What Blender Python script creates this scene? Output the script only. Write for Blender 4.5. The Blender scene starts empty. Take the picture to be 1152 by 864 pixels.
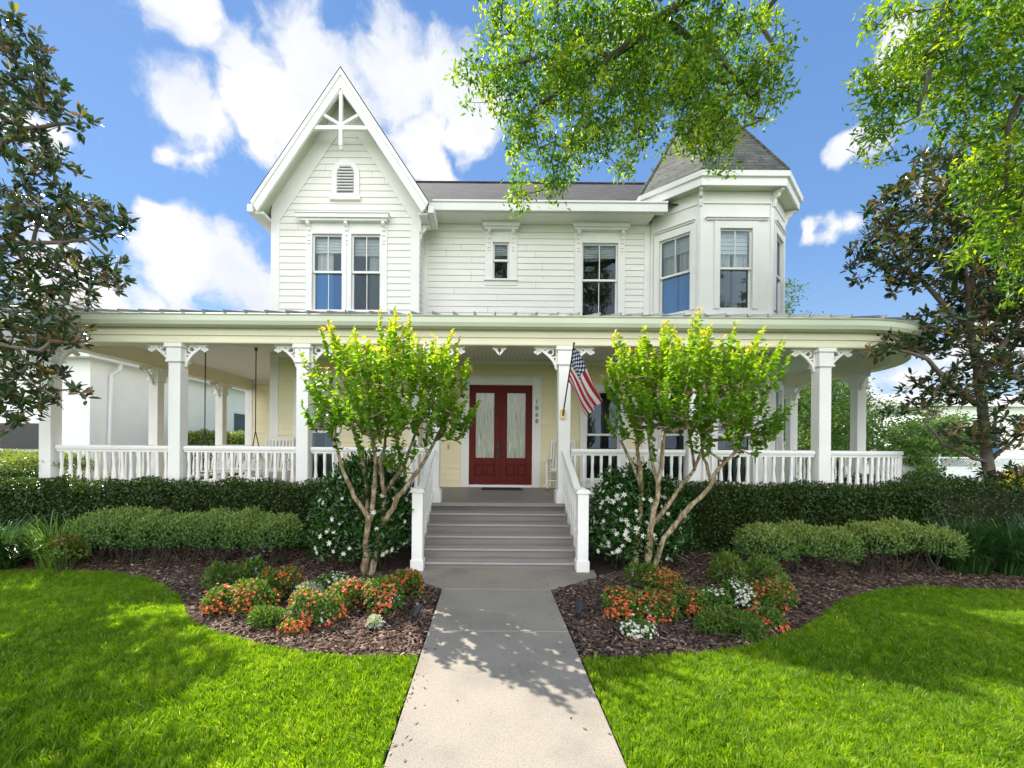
import bpy, bmesh, math, random
import numpy as np
from mathutils import Vector
R = math.radians
rnd = random.Random(7)
rng = np.random.default_rng(7)
scene = bpy.context.scene
col = scene.collection

# ------------------------------------------------------------------ camera
H, F0, CX, CY, ROLL = 1.77, 490.0, 550.0, 502.0, 0.45
cam = bpy.data.cameras.new('camera'); camo = bpy.data.objects.new('camera', cam); col.objects.link(camo)
camo.location = (0, 0, H); camo.rotation_euler = (R(90), 0, 0)
camo.rotation_mode = 'XYZ'
from mathutils import Matrix
camo.matrix_world = Matrix.Translation((0, 0, H)) @ Matrix.Rotation(R(90), 4, 'X') @ Matrix.Rotation(R(ROLL), 4, 'Z')
cam.sensor_width = 36; cam.lens = 36 * F0 / 1152
cam.shift_x = (576 - CX) / 1152; cam.shift_y = (CY - 432) / 1152
cam.clip_end = 2000; cam.clip_start = 0.05
scene.camera = camo

def at(px, py, D):
    py = py - (px - CX) * math.tan(R(ROLL))
    return Vector(((px - CX) * D / F0, D, H + (CY - py) * D / F0))
def ground(px, py):
    py = py - (px - CX) * math.tan(R(ROLL))
    D = F0 * H / (py - CY)
    return ((px - CX) * D / F0, D)

# ------------------------------------------------------------------ materials
def newmat(name):
    m = bpy.data.materials.new(name); m.use_nodes = True
    nt = m.node_tree; b = nt.nodes['Principled BSDF']
    return m, nt, b
def N(nt, t, **kw):
    n = nt.nodes.new(t)
    for k, v in kw.items(): setattr(n, k, v)
    return n
def L(nt, a, b): nt.links.new(a, b)
def ramp(nt, fac, stops):
    r = N(nt, 'ShaderNodeValToRGB'); e = r.color_ramp.elements
    while len(e) < len(stops): e.new(0.5)
    for el, (p, c) in zip(e, stops): el.position = p; el.color = (*c, 1)
    L(nt, fac, r.inputs[0]); return r.outputs[0]
def noise(nt, scale, detail=4, coord='Object', rough=.55, mapscale=None):
    tc = N(nt, 'ShaderNodeTexCoord'); n = N(nt, 'ShaderNodeTexNoise')
    n.inputs['Scale'].default_value = scale; n.inputs['Detail'].default_value = detail; n.inputs['Roughness'].default_value = rough
    if mapscale:
        mp = N(nt, 'ShaderNodeMapping'); mp.inputs['Scale'].default_value = mapscale
        L(nt, tc.outputs[coord], mp.inputs[0]); L(nt, mp.outputs[0], n.inputs['Vector'])
    else: L(nt, tc.outputs[coord], n.inputs['Vector'])
    return n.outputs['Fac']
def mul(nt, a, k, add=0.0):
    m = N(nt, 'ShaderNodeMath', operation='MULTIPLY_ADD'); L(nt, a, m.inputs[0]); m.inputs[1].default_value = k; m.inputs[2].default_value = add
    return m.outputs[0]
def bump(nt, b, h, strength=.3, dist=.01):
    bp = N(nt, 'ShaderNodeBump'); bp.inputs['Strength'].default_value = strength; bp.inputs['Distance'].default_value = dist
    L(nt, h, bp.inputs['Height']); L(nt, bp.outputs[0], b.inputs['Normal'])
def mixc(a, b, t): return tuple(x * (1 - t) + y * t for x, y in zip(a, b))
def simple(name, c, rough=.6, var=.1, scale=3, bmp=0, metal=0, bscale=60, stretch=None, spec=None):
    m, nt, b = newmat(name)
    n = noise(nt, scale, 6, mapscale=stretch)
    cc = ramp(nt, n, [(.3, tuple(x * (1 - var) for x in c)), (.7, tuple(min(1, x * (1 + var * .6)) for x in c))])
    L(nt, cc, b.inputs['Base Color']); b.inputs['Roughness'].default_value = rough; b.inputs['Metallic'].default_value = metal
    if spec is not None: b.inputs['Specular IOR Level'].default_value = spec
    if bmp: bump(nt, b, noise(nt, bscale, 4, mapscale=stretch), bmp, .004)
    return m
M = {}
M['white'] = simple('white_trim_paint', (.84, .83, .79), .5, .06, 1.5, .1)
M['upper'] = simple('cream_siding_paint', (.83, .81, .745), .55, .06, .9, .12, stretch=(1, 1, 4))
M['lower'] = simple('yellow_siding_paint', (.82, .74, .48), .55, .05, .9, .12, stretch=(1, 1, 4))
M['beam'] = simple('pale_yellow_beam_paint', (.76, .72, .53), .5, .06, 1.2, .1)
M['tread'] = simple('skylit_tread_boards', (.34, .31, .28), .6, .16, 2.5, .3, stretch=(.4, 8, 1))  # stair boards made paler for the sky light on the treads
M['grass_bounce'] = simple('gutter_paint_grass_bounce', (.60, .63, .49), .4, .06, 1.2, .05)  # pale paint with green bounce off the grass put into its colour
M['ceil'] = None
M['deck'] = simple('grey_brown_deck_boards', (.26, .235, .215), .6, .16, 2.5, .3, stretch=(.4, 8, 1))
M['riser'] = simple('grey_brown_riser_boards', (.20, .18, .165), .6, .16, 3, .3, stretch=(.4, 6, 6))  # same boards, darkened against the skylit treads
M['door'] = simple('dark_red_door_paint', (.125, .009, .005), .55, .14, 3, .05, spec=.25)
M['dark'] = simple('dark_metal', (.03, .03, .03), .4, .2, 5)
M['brass'] = simple('brass', (.55, .42, .2), .3, .1, 5, metal=1)
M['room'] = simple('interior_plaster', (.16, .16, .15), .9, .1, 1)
M['chair'] = simple('white_chair_paint', (.78, .77, .70), .5, .06, 5)
M['mat'] = simple('black_rubber_mat', (.02, .02, .02), .9, .2, 30)
M['trimgrey'] = simple('grey_vent_louvre', (.62, .62, .60), .6, .05, 3)
M['metalroof'] = simple('grey_metal_roof', (.30, .31, .31), .35, .1, 2, metal=.6)
M['bark_m'] = simple('grey_magnolia_bark', (.17, .14, .11), .9, .35, 8, .8, bscale=30)
M['bark_o'] = simple('dark_oak_bark', (.10, .085, .07), .95, .35, 6, 1, bscale=25)
M['bark_c'] = None
M['neigh'] = simple('neighbour_white_stucco', (.90, .89, .86), .8, .04, 2, .15)
M['twig'] = simple('hedge_twigs', (.045, .04, .022), .95, .3, 12)
M['pvc'] = simple('white_vinyl_fence', (.82, .82, .82), .4, .03, 2)
M['asphalt'] = simple('grey_asphalt', (.22, .22, .23), .9, .2, 2, .3)
M['skirt'] = simple('grey_lattice_skirt', (.35, .35, .33), .8, .1, 3)

def m_bead():
    m, nt, b = newmat('white_beadboard_ceiling')
    tc = N(nt, 'ShaderNodeTexCoord'); sx = N(nt, 'ShaderNodeSeparateXYZ'); L(nt, tc.outputs['Object'], sx.inputs[0])
    w = mul(nt, sx.outputs[0], 1 / .09); fr = N(nt, 'ShaderNodeMath', operation='FRACT'); L(nt, w, fr.inputs[0])
    c = ramp(nt, fr.outputs[0], [(0, (.42, .42, .38)), (.10, (.74, .73, .67)), (.9, (.76, .75, .69)), (1, (.42, .42, .38))])
    L(nt, c, b.inputs['Base Color']); b.inputs['Roughness'].default_value = .5; return m
M['ceil'] = m_bead()
def m_cbark():
    m, nt, b = newmat('peeling_myrtle_bark')
    n = noise(nt, 17, 7, mapscale=(1, 1, .4), rough=.7)
    c = ramp(nt, n, [(.35, (.11, .07, .035)), (.5, (.24, .17, .09)), (.58, (.46, .40, .28)), (.68, (.15, .14, .07))])
    L(nt, c, b.inputs['Base Color']); b.inputs['Roughness'].default_value = .8; bump(nt, b, n, .6, .01); return m
M['bark_c'] = m_cbark()
def m_shingle(name, cols, sc=1.0):
    m, nt, b = newmat(name)
    tc = N(nt, 'ShaderNodeTexCoord'); s = N(nt, 'ShaderNodeSeparateXYZ'); L(nt, tc.outputs['Object'], s.inputs[0])
    ad = N(nt, 'ShaderNodeMath', operation='ADD'); L(nt, s.outputs[0], ad.inputs[0]); L(nt, mul(nt, s.outputs[1], .35), ad.inputs[1])
    cb = N(nt, 'ShaderNodeCombineXYZ'); L(nt, ad.outputs[0], cb.inputs[0]); L(nt, s.outputs[2], cb.inputs[1])
    br = N(nt, 'ShaderNodeTexBrick'); L(nt, cb.outputs[0], br.inputs['Vector'])
    br.inputs['Scale'].default_value = sc; br.inputs['Brick Width'].default_value = .26; br.inputs['Row Height'].default_value = .10
    br.inputs['Mortar Size'].default_value = .006; br.inputs['Bias'].default_value = 0
    br.inputs['Color1'].default_value = (*cols[0], 1); br.inputs['Color2'].default_value = (*cols[1], 1); br.inputs['Mortar'].default_value = (*[x * .35 for x in cols[0]], 1)
    mx = N(nt, 'ShaderNodeMixRGB', blend_type='MULTIPLY'); mx.inputs[0].default_value = .8
    L(nt, br.outputs[0], mx.inputs[1]); L(nt, ramp(nt, noise(nt, 5, 8), [(.3, (.55, .55, .55)), (.7, (1.2, 1.15, 1.1))]), mx.inputs[2])
    L(nt, mx.outputs[0], b.inputs['Base Color']); b.inputs['Roughness'].default_value = .9
    bump(nt, b, br.outputs['Fac'], -.5, .01); return m
M['shingle'] = m_shingle('dark_brown_shingles', ((.028, .025, .028), (.06, .055, .058)))
M['shingle_t'] = m_shingle('turret_shingles', ((.085, .095, .08), (.14, .145, .12)))
def m_concrete(name, base):
    m, nt, b = newmat(name)
    n1 = noise(nt, 1.3, 6); n2 = noise(nt, 90, 3)
    c1 = ramp(nt, n1, [(.3, tuple(x * .74 for x in base)), (.5, base), (.7, tuple(x * 1.1 for x in base))])
    c2 = ramp(nt, n2, [(.35, (.80, .80, .80)), (.6, (1.04, 1.04, 1.04))])
    mx = N(nt, 'ShaderNodeMixRGB', blend_type='MULTIPLY'); mx.inputs[0].default_value = 1
    L(nt, c1, mx.inputs[1]); L(nt, c2, mx.inputs[2])
    vs = N(nt, 'ShaderNodeTexVoronoi'); vs.inputs['Scale'].default_value = 9; tc = N(nt, 'ShaderNodeTexCoord'); L(nt, tc.outputs['Object'], vs.inputs['Vector'])
    mx2 = N(nt, 'ShaderNodeMixRGB', blend_type='MULTIPLY'); mx2.inputs[0].default_value = .8
    L(nt, mx.outputs[0], mx2.inputs[1]); L(nt, ramp(nt, vs.outputs['Distance'], [(.03, (.35, .32, .28)), (.055, (1, 1, 1))]), mx2.inputs[2])
    L(nt, mx2.outputs[0], b.inputs['Base Color']); b.inputs['Roughness'].default_value = .9; bump(nt, b, n2, .35, .004); return m
M['concrete'] = m_concrete('pale_concrete', (.31, .272, .220))
M['drive'] = m_concrete('pale_driveway_concrete', (.50, .48, .45))  # paler concrete for the drive and pavement
def m_soil():
    m, nt, b = newmat('dark_bed_soil')
    c = ramp(nt, noise(nt, 40, 8, mapscale=(1, 1, 1)), [(.3, (.018, .012, .010)), (.55, (.06, .038, .03)), (.75, (.13, .085, .07))])
    L(nt, c, b.inputs['Base Color']); b.inputs['Roughness'].default_value = 1; bump(nt, b, noise(nt, 50, 5), 1, .03); return m
M['soil'] = m_soil()
def m_lawnbase():
    m, nt, b = newmat('lawn_thatch')
    c = ramp(nt, noise(nt, 30, 8), [(.3, (.012, .03, .005)), (.7, (.04, .08, .012))])
    L(nt, c, b.inputs['Base Color']); b.inputs['Roughness'].default_value = 1; return m
M['lawn'] = m_lawnbase()
def m_leaf(name, stops, trans=.45, rough=.45, spec=.4, tgain=1.5):
    m, nt, b = newmat(name)
    at_ = N(nt, 'ShaderNodeAttribute'); at_.attribute_name = 'tint'
    c = ramp(nt, at_.outputs['Fac'], stops)
    L(nt, c, b.inputs['Base Color']); b.inputs['Roughness'].default_value = rough; b.inputs['Specular IOR Level'].default_value = spec
    tr = N(nt, 'ShaderNodeBsdfTranslucent')
    g = N(nt, 'ShaderNodeMixRGB', blend_type='MULTIPLY'); g.inputs[0].default_value = 1; g.inputs[2].default_value = (tgain * 1.15, tgain * 1.1, tgain * .45, 1)
    L(nt, c, g.inputs[1]); L(nt, g.outputs[0], tr.inputs[0])
    mx = N(nt, 'ShaderNodeMixShader'); mx.inputs[0].default_value = trans
    L(nt, b.outputs[0], mx.inputs[1]); L(nt, tr.outputs[0], mx.inputs[2]); L(nt, mx.outputs[0], nt.nodes['Material Output'].inputs[0])
    return m
M['grass'] = m_leaf('grass_blades', [(0, (.045, .11, .006)), (.5, (.13, .25, .008)), (.9, (.33, .44, .025)), (1, (.50, .45, .18))], .5, .5, .3, 2.0)
M['l_myrtle'] = m_leaf('myrtle_leaves', [(0, (.05, .13, .012)), (.4, (.13, .27, .012)), (.7, (.32, .42, .02)), (.88, (.55, .46, .04)), (1, (.60, .28, .08))], .5, .4, .4, 1.75)
M['l_oak'] = m_leaf('oak_leaves', [(0, (.03, .09, .012)), (.5, (.09, .19, .012)), (1, (.30, .38, .02))], .5, .4, .4, 2.1)
M['l_mag'] = m_leaf('magnolia_leaves', [(0, (.018, .05, .022)), (.55, (.055, .10, .028)), (.72, (.14, .10, .045)), (.93, (.26, .15, .07)), (1, (.40, .36, .06))], .18, .26, .7, 1.5)
M['l_hedge'] = m_leaf('dark_hedge_leaves', [(0, (.014, .034, .006)), (.6, (.032, .070, .009)), (1, (.09, .15, .02))], .25, .3, .4, 1.8)
M['l_box'] = m_leaf('low_hedge_leaves', [(0, (.04, .10, .03)), (.5, (.09, .19, .045)), (1, (.26, .32, .08))], .3, .45, .4, 1.7)
M['l_gard'] = m_leaf('gardenia_leaves', [(0, (.012, .045, .008)), (.6, (.025, .085, .012)), (1, (.08, .17, .02))], .25, .25, .5, 1.8)
M['l_lir'] = m_leaf('liriope_blades', [(0, (.02, .06, .02)), (.6, (.05, .12, .03)), (1, (.16, .28, .05))], .3, .3, .5, 1.6)
M['l_bed'] = m_leaf('bedding_leaves', [(0, (.03, .09, .015)), (.5, (.07, .17, .02)), (.85, (.16, .24, .04)), (1, (.20, .08, .03))], .35, .4, .4, 1.8)
M['l_silver'] = m_leaf('silver_leaves', [(0, (.30, .36, .26)), (1, (.55, .60, .48))], .3, .6, .2, 1.2)
M['l_far'] = m_leaf('far_tree_leaves', [(0, (.05, .10, .03)), (.5, (.09, .17, .04)), (1, (.18, .26, .06))], .4, .5, .3, 1.7)
M['l_yel'] = m_leaf('yellow_shrub_leaves', [(0, (.30, .33, .02)), (1, (.60, .52, .04))], .4, .5, .3, 1.4)
M['f_red'] = m_leaf('orange_red_petals', [(0, (.60, .03, .012)), (.5, (.78, .14, .04)), (1, (.85, .40, .22))], .4, .5, .3, 1.4)
M['f_white'] = m_leaf('white_petals', [(0, (.75, .74, .62)), (1, (.85, .85, .80))], .3, .5, .3, 1.1)
M['f_blue'] = m_leaf('violet_petals', [(0, (.25, .18, .55)), (1, (.40, .32, .70))], .3, .5, .3, 1.1)
M['chips'] = m_leaf('bark_mulch_chips', [(0, (.045, .026, .018)), (.5, (.135, .088, .064)), (.8, (.28, .20, .155)), (1, (.48, .39, .32))], .0, .9, .15, 1)

def m_glass(name, tint, base=.20, sky_blue=None):
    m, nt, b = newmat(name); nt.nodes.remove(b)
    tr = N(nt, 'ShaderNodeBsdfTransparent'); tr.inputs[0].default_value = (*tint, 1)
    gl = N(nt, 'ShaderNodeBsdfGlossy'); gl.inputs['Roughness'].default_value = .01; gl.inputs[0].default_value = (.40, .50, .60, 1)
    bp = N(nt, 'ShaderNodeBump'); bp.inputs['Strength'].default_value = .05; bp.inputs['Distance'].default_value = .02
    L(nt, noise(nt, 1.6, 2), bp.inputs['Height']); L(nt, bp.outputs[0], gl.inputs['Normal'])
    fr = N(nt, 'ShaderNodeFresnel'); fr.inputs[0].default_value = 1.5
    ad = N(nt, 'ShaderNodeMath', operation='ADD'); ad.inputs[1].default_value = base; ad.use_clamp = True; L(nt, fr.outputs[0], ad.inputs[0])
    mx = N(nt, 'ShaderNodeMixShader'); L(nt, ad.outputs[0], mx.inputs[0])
    if sky_blue:  # diffuse blue mixed in to stand for reflected sky
        df = N(nt, 'ShaderNodeBsdfDiffuse'); df.inputs[0].default_value = (*sky_blue, 1); mf = N(nt, 'ShaderNodeMixShader'); mf.inputs[0].default_value = .38
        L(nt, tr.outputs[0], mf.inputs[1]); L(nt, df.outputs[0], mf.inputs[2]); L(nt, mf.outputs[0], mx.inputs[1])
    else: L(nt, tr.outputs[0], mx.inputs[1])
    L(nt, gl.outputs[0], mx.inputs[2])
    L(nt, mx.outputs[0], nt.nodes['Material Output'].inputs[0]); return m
M['glass'] = m_glass('window_glass', (.86, .90, .88), .04)
M['glass_b'] = m_glass('painted_sky_reflection_glass', (.22, .58, .86), .03, (.012, .17, .50))  # reflected blue sky put into the pane colour
M['glass_g'] = m_glass('grey_screened_glass', (.35, .40, .38), .03)
def m_doorglass():
    m, nt, b = newmat('reeded_door_glass')
    tc = N(nt, 'ShaderNodeTexCoord'); s = N(nt, 'ShaderNodeSeparateXYZ'); L(nt, tc.outputs['Object'], s.inputs[0])
    n = noise(nt, 60, 3, mapscale=(1, 1, .03))
    c = ramp(nt, n, [(.32, (.10, .12, .07)), (.45, (.38, .40, .28)), (.55, (.22, .25, .15)), (.66, (.58, .58, .48))])
    L(nt, c, b.inputs['Base Color']); b.inputs['Roughness'].default_value = .12; b.inputs['Specular IOR Level'].default_value = .9
    bump(nt, b, n, .5, .01); return m
M['doorglass'] = m_doorglass()
def m_cloth(name, c, tr=.4):
    m, nt, b = newmat(name); b.inputs['Base Color'].default_value = (*c, 1); b.inputs['Roughness'].default_value = .9
    t = N(nt, 'ShaderNodeBsdfTranslucent'); t.inputs[0].default_value = (*c, 1)
    mx = N(nt, 'ShaderNodeMixShader'); mx.inputs[0].default_value = tr; L(nt, b.outputs[0], mx.inputs[1]); L(nt, t.outputs[0], mx.inputs[2])
    n = noise(nt, 40, 3, mapscale=(1, 1, .1)); bump(nt, b, n, .3, .01)
    L(nt, mx.outputs[0], nt.nodes['Material Output'].inputs[0]); return m
M['curtain'] = m_cloth('sheer_white_curtain', (.82, .82, .78))
M['blind'] = m_cloth('pale_fabric_shade', (.70, .72, .70), .2)

# ------------------------------------------------------------------ mesh building
class FR:
    def __init__(s, O, U=(1, 0, 0), Nn=(0, -1, 0)): s.O = Vector(O); s.U = Vector(U).normalized(); s.N = Vector(Nn).normalized()
    def p(s, u, d, z): return s.O + s.U * u + s.N * d + Vector((0, 0, z))
def root_loc(o):
    v = Vector((0, 0, 0))
    while o is not None: v = v + o.location; o = o.parent
    return v
class MB:
    def __init__(s): s.v = []; s.f = []
    def add(s, vs, fs):
        n = len(s.v); s.v += [tuple(v) for v in vs]; s.f += [tuple(i + n for i in f) for f in fs]; return s
    def box(s, x0, x1, y0, y1, z0, z1): return s.fbox(FR((0, 0, 0), (1, 0, 0), (0, 1, 0)), x0, x1, y0, y1, z0, z1)
    def fbox(s, F, u0, u1, d0, d1, z0, z1):
        vs = [F.p(u, d, z) for z in (z0, z1) for d in (d0, d1) for u in (u0, u1)]
        return s.add(vs, [(0, 1, 3, 2), (4, 6, 7, 5), (0, 4, 5, 1), (2, 3, 7, 6), (0, 2, 6, 4), (1, 5, 7, 3)])
    def prism(s, pts, off):          # pts: closed 3d polygon, off: extrusion vector
        n = len(pts); off = Vector(off); vs = [Vector(p) for p in pts] + [Vector(p) + off for p in pts]
        fs = [tuple(range(n)), tuple(range(2 * n - 1, n - 1, -1))] + [(i, (i + 1) % n, n + (i + 1) % n, n + i) for i in range(n)]
        return s.add(vs, fs)
    def bar(s, a, b, w, h, up=(0, 0, 1)):
        a = Vector(a); b = Vector(b); t = (b - a).normalized(); x = t.cross(Vector(up))
        if x.length < 1e-4: x = t.cross(Vector((0, 1, 0)))
        x.normalize(); y = x.cross(t)
        vs = [c + x * sx * w / 2 + y * sy * h / 2 for c in (a, b) for sx, sy in ((-1, -1), (1, -1), (1, 1), (-1, 1))]
        return s.add(vs, [(0, 1, 2, 3), (7, 6, 5, 4), (0, 4, 5, 1), (1, 5, 6, 2), (2, 6, 7, 3), (3, 7, 4, 0)])
    def tube(s, pts, rad, seg=8, cap=True):
        pts = [Vector(p) for p in pts]; n = len(pts)
        if not hasattr(rad, '__len__'): rad = [rad] * n
        vs = []; x = None
        for i, p in enumerate(pts):
            t = (pts[min(i + 1, n - 1)] - pts[max(i - 1, 0)]).normalized()
            if x is None:
                x = t.cross(Vector((0, 0, 1)))
                if x.length < .1: x = t.cross(Vector((1, 0, 0)))
            x = (x - t * x.dot(t)).normalized(); y = t.cross(x)
            for k in range(seg):
                a = 2 * math.pi * k / seg; vs.append(p + (x * math.cos(a) + y * math.sin(a)) * rad[i])
        fs = [(i * seg + k, i * seg + (k + 1) % seg, (i + 1) * seg + (k + 1) % seg, (i + 1) * seg + k) for i in range(n - 1) for k in range(seg)]
        if cap: fs += [tuple(range(seg)), tuple(range(n * seg - 1, (n - 1) * seg - 1, -1))]
        return s.add(vs, fs)
    def lathe(s, c, prof, seg=12, rot=0):
        c = Vector(c); vs = []
        for r, z in prof:
            for k in range(seg):
                a = rot + 2 * math.pi * k / seg; vs.append(c + Vector((r * math.cos(a), r * math.sin(a), z)))
        n = len(prof)
        fs = [(i * seg + k, i * seg + (k + 1) % seg, (i + 1) * seg + (k + 1) % seg, (i + 1) * seg + k) for i in range(n - 1) for k in range(seg)]
        fs += [tuple(range(seg)), tuple(range(n * seg - 1, (n - 1) * seg - 1, -1))]
        return s.add(vs, fs)
    def ribbon(s, F, pts, w, d0, d1):     # flat strip in the (u,z) plane
        pts = [Vector((u, z, 0)) for u, z in pts]; n = len(pts); a = []; b = []
        for i in range(n):
            t = (pts[min(i + 1, n - 1)] - pts[max(i - 1, 0)]).normalized(); q = Vector((-t.y, t.x, 0)) * w / 2
            a.append(pts[i] + q); b.append(pts[i] - q)
        vs = [F.p(p.x, d, p.y) for d in (d0, d1) for p in a + b]; m = 2 * n
        fs = []
        for i in range(n - 1):
            fs += [(i, i + 1, n + i + 1, n + i), (m + i, m + n + i, m + n + i + 1, m + i + 1), (i, m + i, m + i + 1, i + 1), (n + i, n + i + 1, m + n + i + 1, m + n + i)]
        fs += [(0, n, m + n, m), (n - 1, m + n - 1, m + 2 * n - 1, 2 * n - 1)]
        return s.add(vs, fs)
    def sweep(s, path, prof, closed=True):  # path: 2d points, prof: (outward d, z)
        n = len(path); P = [Vector((x, y)) for x, y in path]; rows = []
        for i in range(n):
            ts = []
            if i > 0: ts.append((P[i] - P[i - 1]).normalized())
            if i < n - 1: ts.append((P[i + 1] - P[i]).normalized())
            ns = [Vector((t.y, -t.x)) for t in ts]; m = sum(ns, Vector((0, 0)))
            m = m.normalized(); m = m / max(.3, m.dot(ns[0])); rows.append([(P[i].x + m.x * d, P[i].y + m.y * d, z) for d, z in prof])
        k = len(prof); vs = [p for r in rows for p in r]
        fs = [(i * k + j, i * k + (j + 1) % k, (i + 1) * k + (j + 1) % k, (i + 1) * k + j) for i in range(n - 1) for j in range(k if closed else k - 1)]
        if closed: fs += [tuple(range(k)), tuple(range(n * k - 1, (n - 1) * k - 1, -1))]
        return s.add(vs, fs)
    def build(s, name, mat, parent=None, bevel=0, smooth=False, loc=None):
        me = bpy.data.meshes.new(name); o = bpy.data.objects.new(name, me); col.objects.link(o)
        if parent is not None: o.parent = parent
        if loc is not None: o.location = Vector(loc) - (root_loc(parent) if parent else Vector((0, 0, 0)))
        org = root_loc(o)
        me.from_pydata([tuple(Vector(v) - org) for v in s.v], [], s.f); me.materials.append(mat)
        bm = bmesh.new(); bm.from_mesh(me); bmesh.ops.recalc_face_normals(bm, faces=bm.faces)
        if smooth:
            for f in bm.faces: f.smooth = True
        bm.to_mesh(me); bm.free()
        if bevel:
            b = o.modifiers.new('bevel', 'BEVEL'); b.width = bevel; b.segments = 2; b.limit_method = 'ANGLE'
        return o
def tag(o, label=None, cat=None, group=None, kind=None):
    if label: o['label'] = label
    if cat: o['category'] = cat
    if group: o['group'] = group
    if kind: o['kind'] = kind
    return o
def empty(name, loc, label=None, cat=None, group=None, parent=None):
    o = bpy.data.objects.new(name, None); col.objects.link(o); o.location = loc
    if parent: o.parent = parent
    return tag(o, label, cat, group)

def npmesh(name, V, faces_per, mat, parent=None, tint=None, smooth=False):
    """V: (n,k,3) vertices per element; faces_per: list of index tuples for one element."""
    n, k, _ = V.shape
    org = np.array(root_loc(parent)) if parent else np.zeros(3)
    verts = (V - org).reshape(-1, 3).astype(np.float32)
    fl = [len(f) for f in faces_per]; flat = np.concatenate([np.array(f) for f in faces_per])
    idx = (flat[None, :] + (np.arange(n) * k)[:, None]).reshape(-1).astype(np.int32)
    tot = np.tile(np.array(fl, np.int32), n); start = np.concatenate([[0], np.cumsum(tot)[:-1]]).astype(np.int32)
    me = bpy.data.meshes.new(name); me.vertices.add(len(verts)); me.vertices.foreach_set('co', verts.ravel())
    me.loops.add(len(idx)); me.loops.foreach_set('vertex_index', idx)
    me.polygons.add(len(tot)); me.polygons.foreach_set('loop_start', start); me.polygons.foreach_set('loop_total', tot)
    me.update(calc_edges=True)
    if tint is not None:
        a = me.attributes.new('tint', 'FLOAT', 'POINT'); a.data.foreach_set('value', np.repeat(np.clip(tint, 0, 1), k).astype(np.float32))
    me.materials.append(mat)
    o = bpy.data.objects.new(name, me); col.objects.link(o)
    if parent: o.parent = parent
    return o
T_RH = (np.array([(0, 0, 0), (.45, .5, .10), (1, 0, -.05), (.45, -.5, .10)]), [(0, 1, 2), (0, 2, 3)])
T_BR = (np.array([(0, 0, 0), (.3, .42, .10), (.7, .40, .10), (1, 0, -.06), (.7, -.40, .10), (.3, -.42, .10)]), [(0, 1, 2, 3), (0, 3, 4, 5)])
def norm(a): return a / np.maximum(1e-6, np.linalg.norm(a, axis=1, keepdims=True))
def leaves(name, P, D, Nn, Ln, Wd, tint, mat, parent=None, T=T_RH):
    D = norm(D); B = norm(np.cross(Nn, D)); C = np.cross(D, B)
    t, faces = T
    V = P[:, None, :] + D[:, None, :] * (t[None, :, 0:1] * Ln[:, None, None]) + B[:, None, :] * (t[None, :, 1:2] * Wd[:, None, None]) + C[:, None, :] * (t[None, :, 2:3] * Wd[:, None, None])
    return npmesh(name, V, faces, mat, parent, tint)
def rv(n): return norm(rng.normal(size=(n, 3)))

# ------------------------------------------------------------------ world and sun
SUN = Vector((-.69, .64, 1.0)).normalized()
el = math.asin(SUN.z); az = math.atan2(SUN.x, SUN.y)
w = bpy.data.worlds.new('World'); scene.world = w; w.use_nodes = True
nt = w.node_tree; bg = nt.nodes['Background']
sky = N(nt, 'ShaderNodeTexSky', sky_type='NISHITA'); sky.sun_disc = False
sky.sun_elevation = el; sky.sun_rotation = az; sky.air_density = 1.0; sky.dust_density = .05; sky.ozone_density = 2.2; sky.altitude = 0
tc = N(nt, 'ShaderNodeTexCoord')
def dirv(px, py): return Vector(((px - CX), F0, CY - py + (px - CX) * .008)).normalized()
blobs = [(215, 125, 50), (270, 85, 62), (345, 85, 70), (430, 85, 65), (500, 85, 45), (460, 140, 52), (300, 140, 50), (385, 140, 60), (200, 165, 22), (530, 130, 40),
         (176, 230, 20), (195, 272, 42), (240, 285, 48), (280, 325, 45), (215, 335, 40), (160, 345, 30), (55, 285, 50), (30, 150, 30), (110, 335, 45),
         (490, 197, 25), (958, 168, 24), (1000, 62, 30), (990, 50, 26), (922, 257, 20), (950, 250, 20), (895, 262, 14), (1060, 190, 30), (1030, 420, 38), (1090, 400, 45), (980, 440, 30), (100, 150, 12),
         (700, 30, 40), (200, 10, 60)]
dn0 = N(nt, 'ShaderNodeVectorMath', operation='NORMALIZE'); L(nt, tc.outputs['Generated'], dn0.inputs[0])
nw_ = N(nt, 'ShaderNodeTexNoise'); nw_.inputs['Scale'].default_value = 9; nw_.inputs['Detail'].default_value = 4; L(nt, dn0.outputs[0], nw_.inputs['Vector'])
ws = N(nt, 'ShaderNodeVectorMath', operation='MULTIPLY_ADD'); ws.inputs[1].default_value = (.14, .14, .12); ws.inputs[2].default_value = (-.07, -.07, -.06); L(nt, nw_.outputs['Color'], ws.inputs[0])
dn = N(nt, 'ShaderNodeVectorMath', operation='ADD'); L(nt, dn0.outputs[0], dn.inputs[0]); L(nt, ws.outputs[0], dn.inputs[1])
cur = None
for px, py, r in blobs:
    d = dirv(px, py); rr = r / F0 * (d.y ** 1.6) * 1.25
    ds = N(nt, 'ShaderNodeVectorMath', operation='DISTANCE'); L(nt, dn.outputs[0], ds.inputs[0]); ds.inputs[1].default_value = d
    v = mul(nt, ds.outputs['Value'], -1 / rr, 1.0)
    if cur is None: cur = v
    else:
        mx = N(nt, 'ShaderNodeMath', operation='SMOOTH_MAX'); mx.inputs[2].default_value = .25; L(nt, cur, mx.inputs[0]); L(nt, v, mx.inputs[1]); cur = mx.outputs[0]
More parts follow.
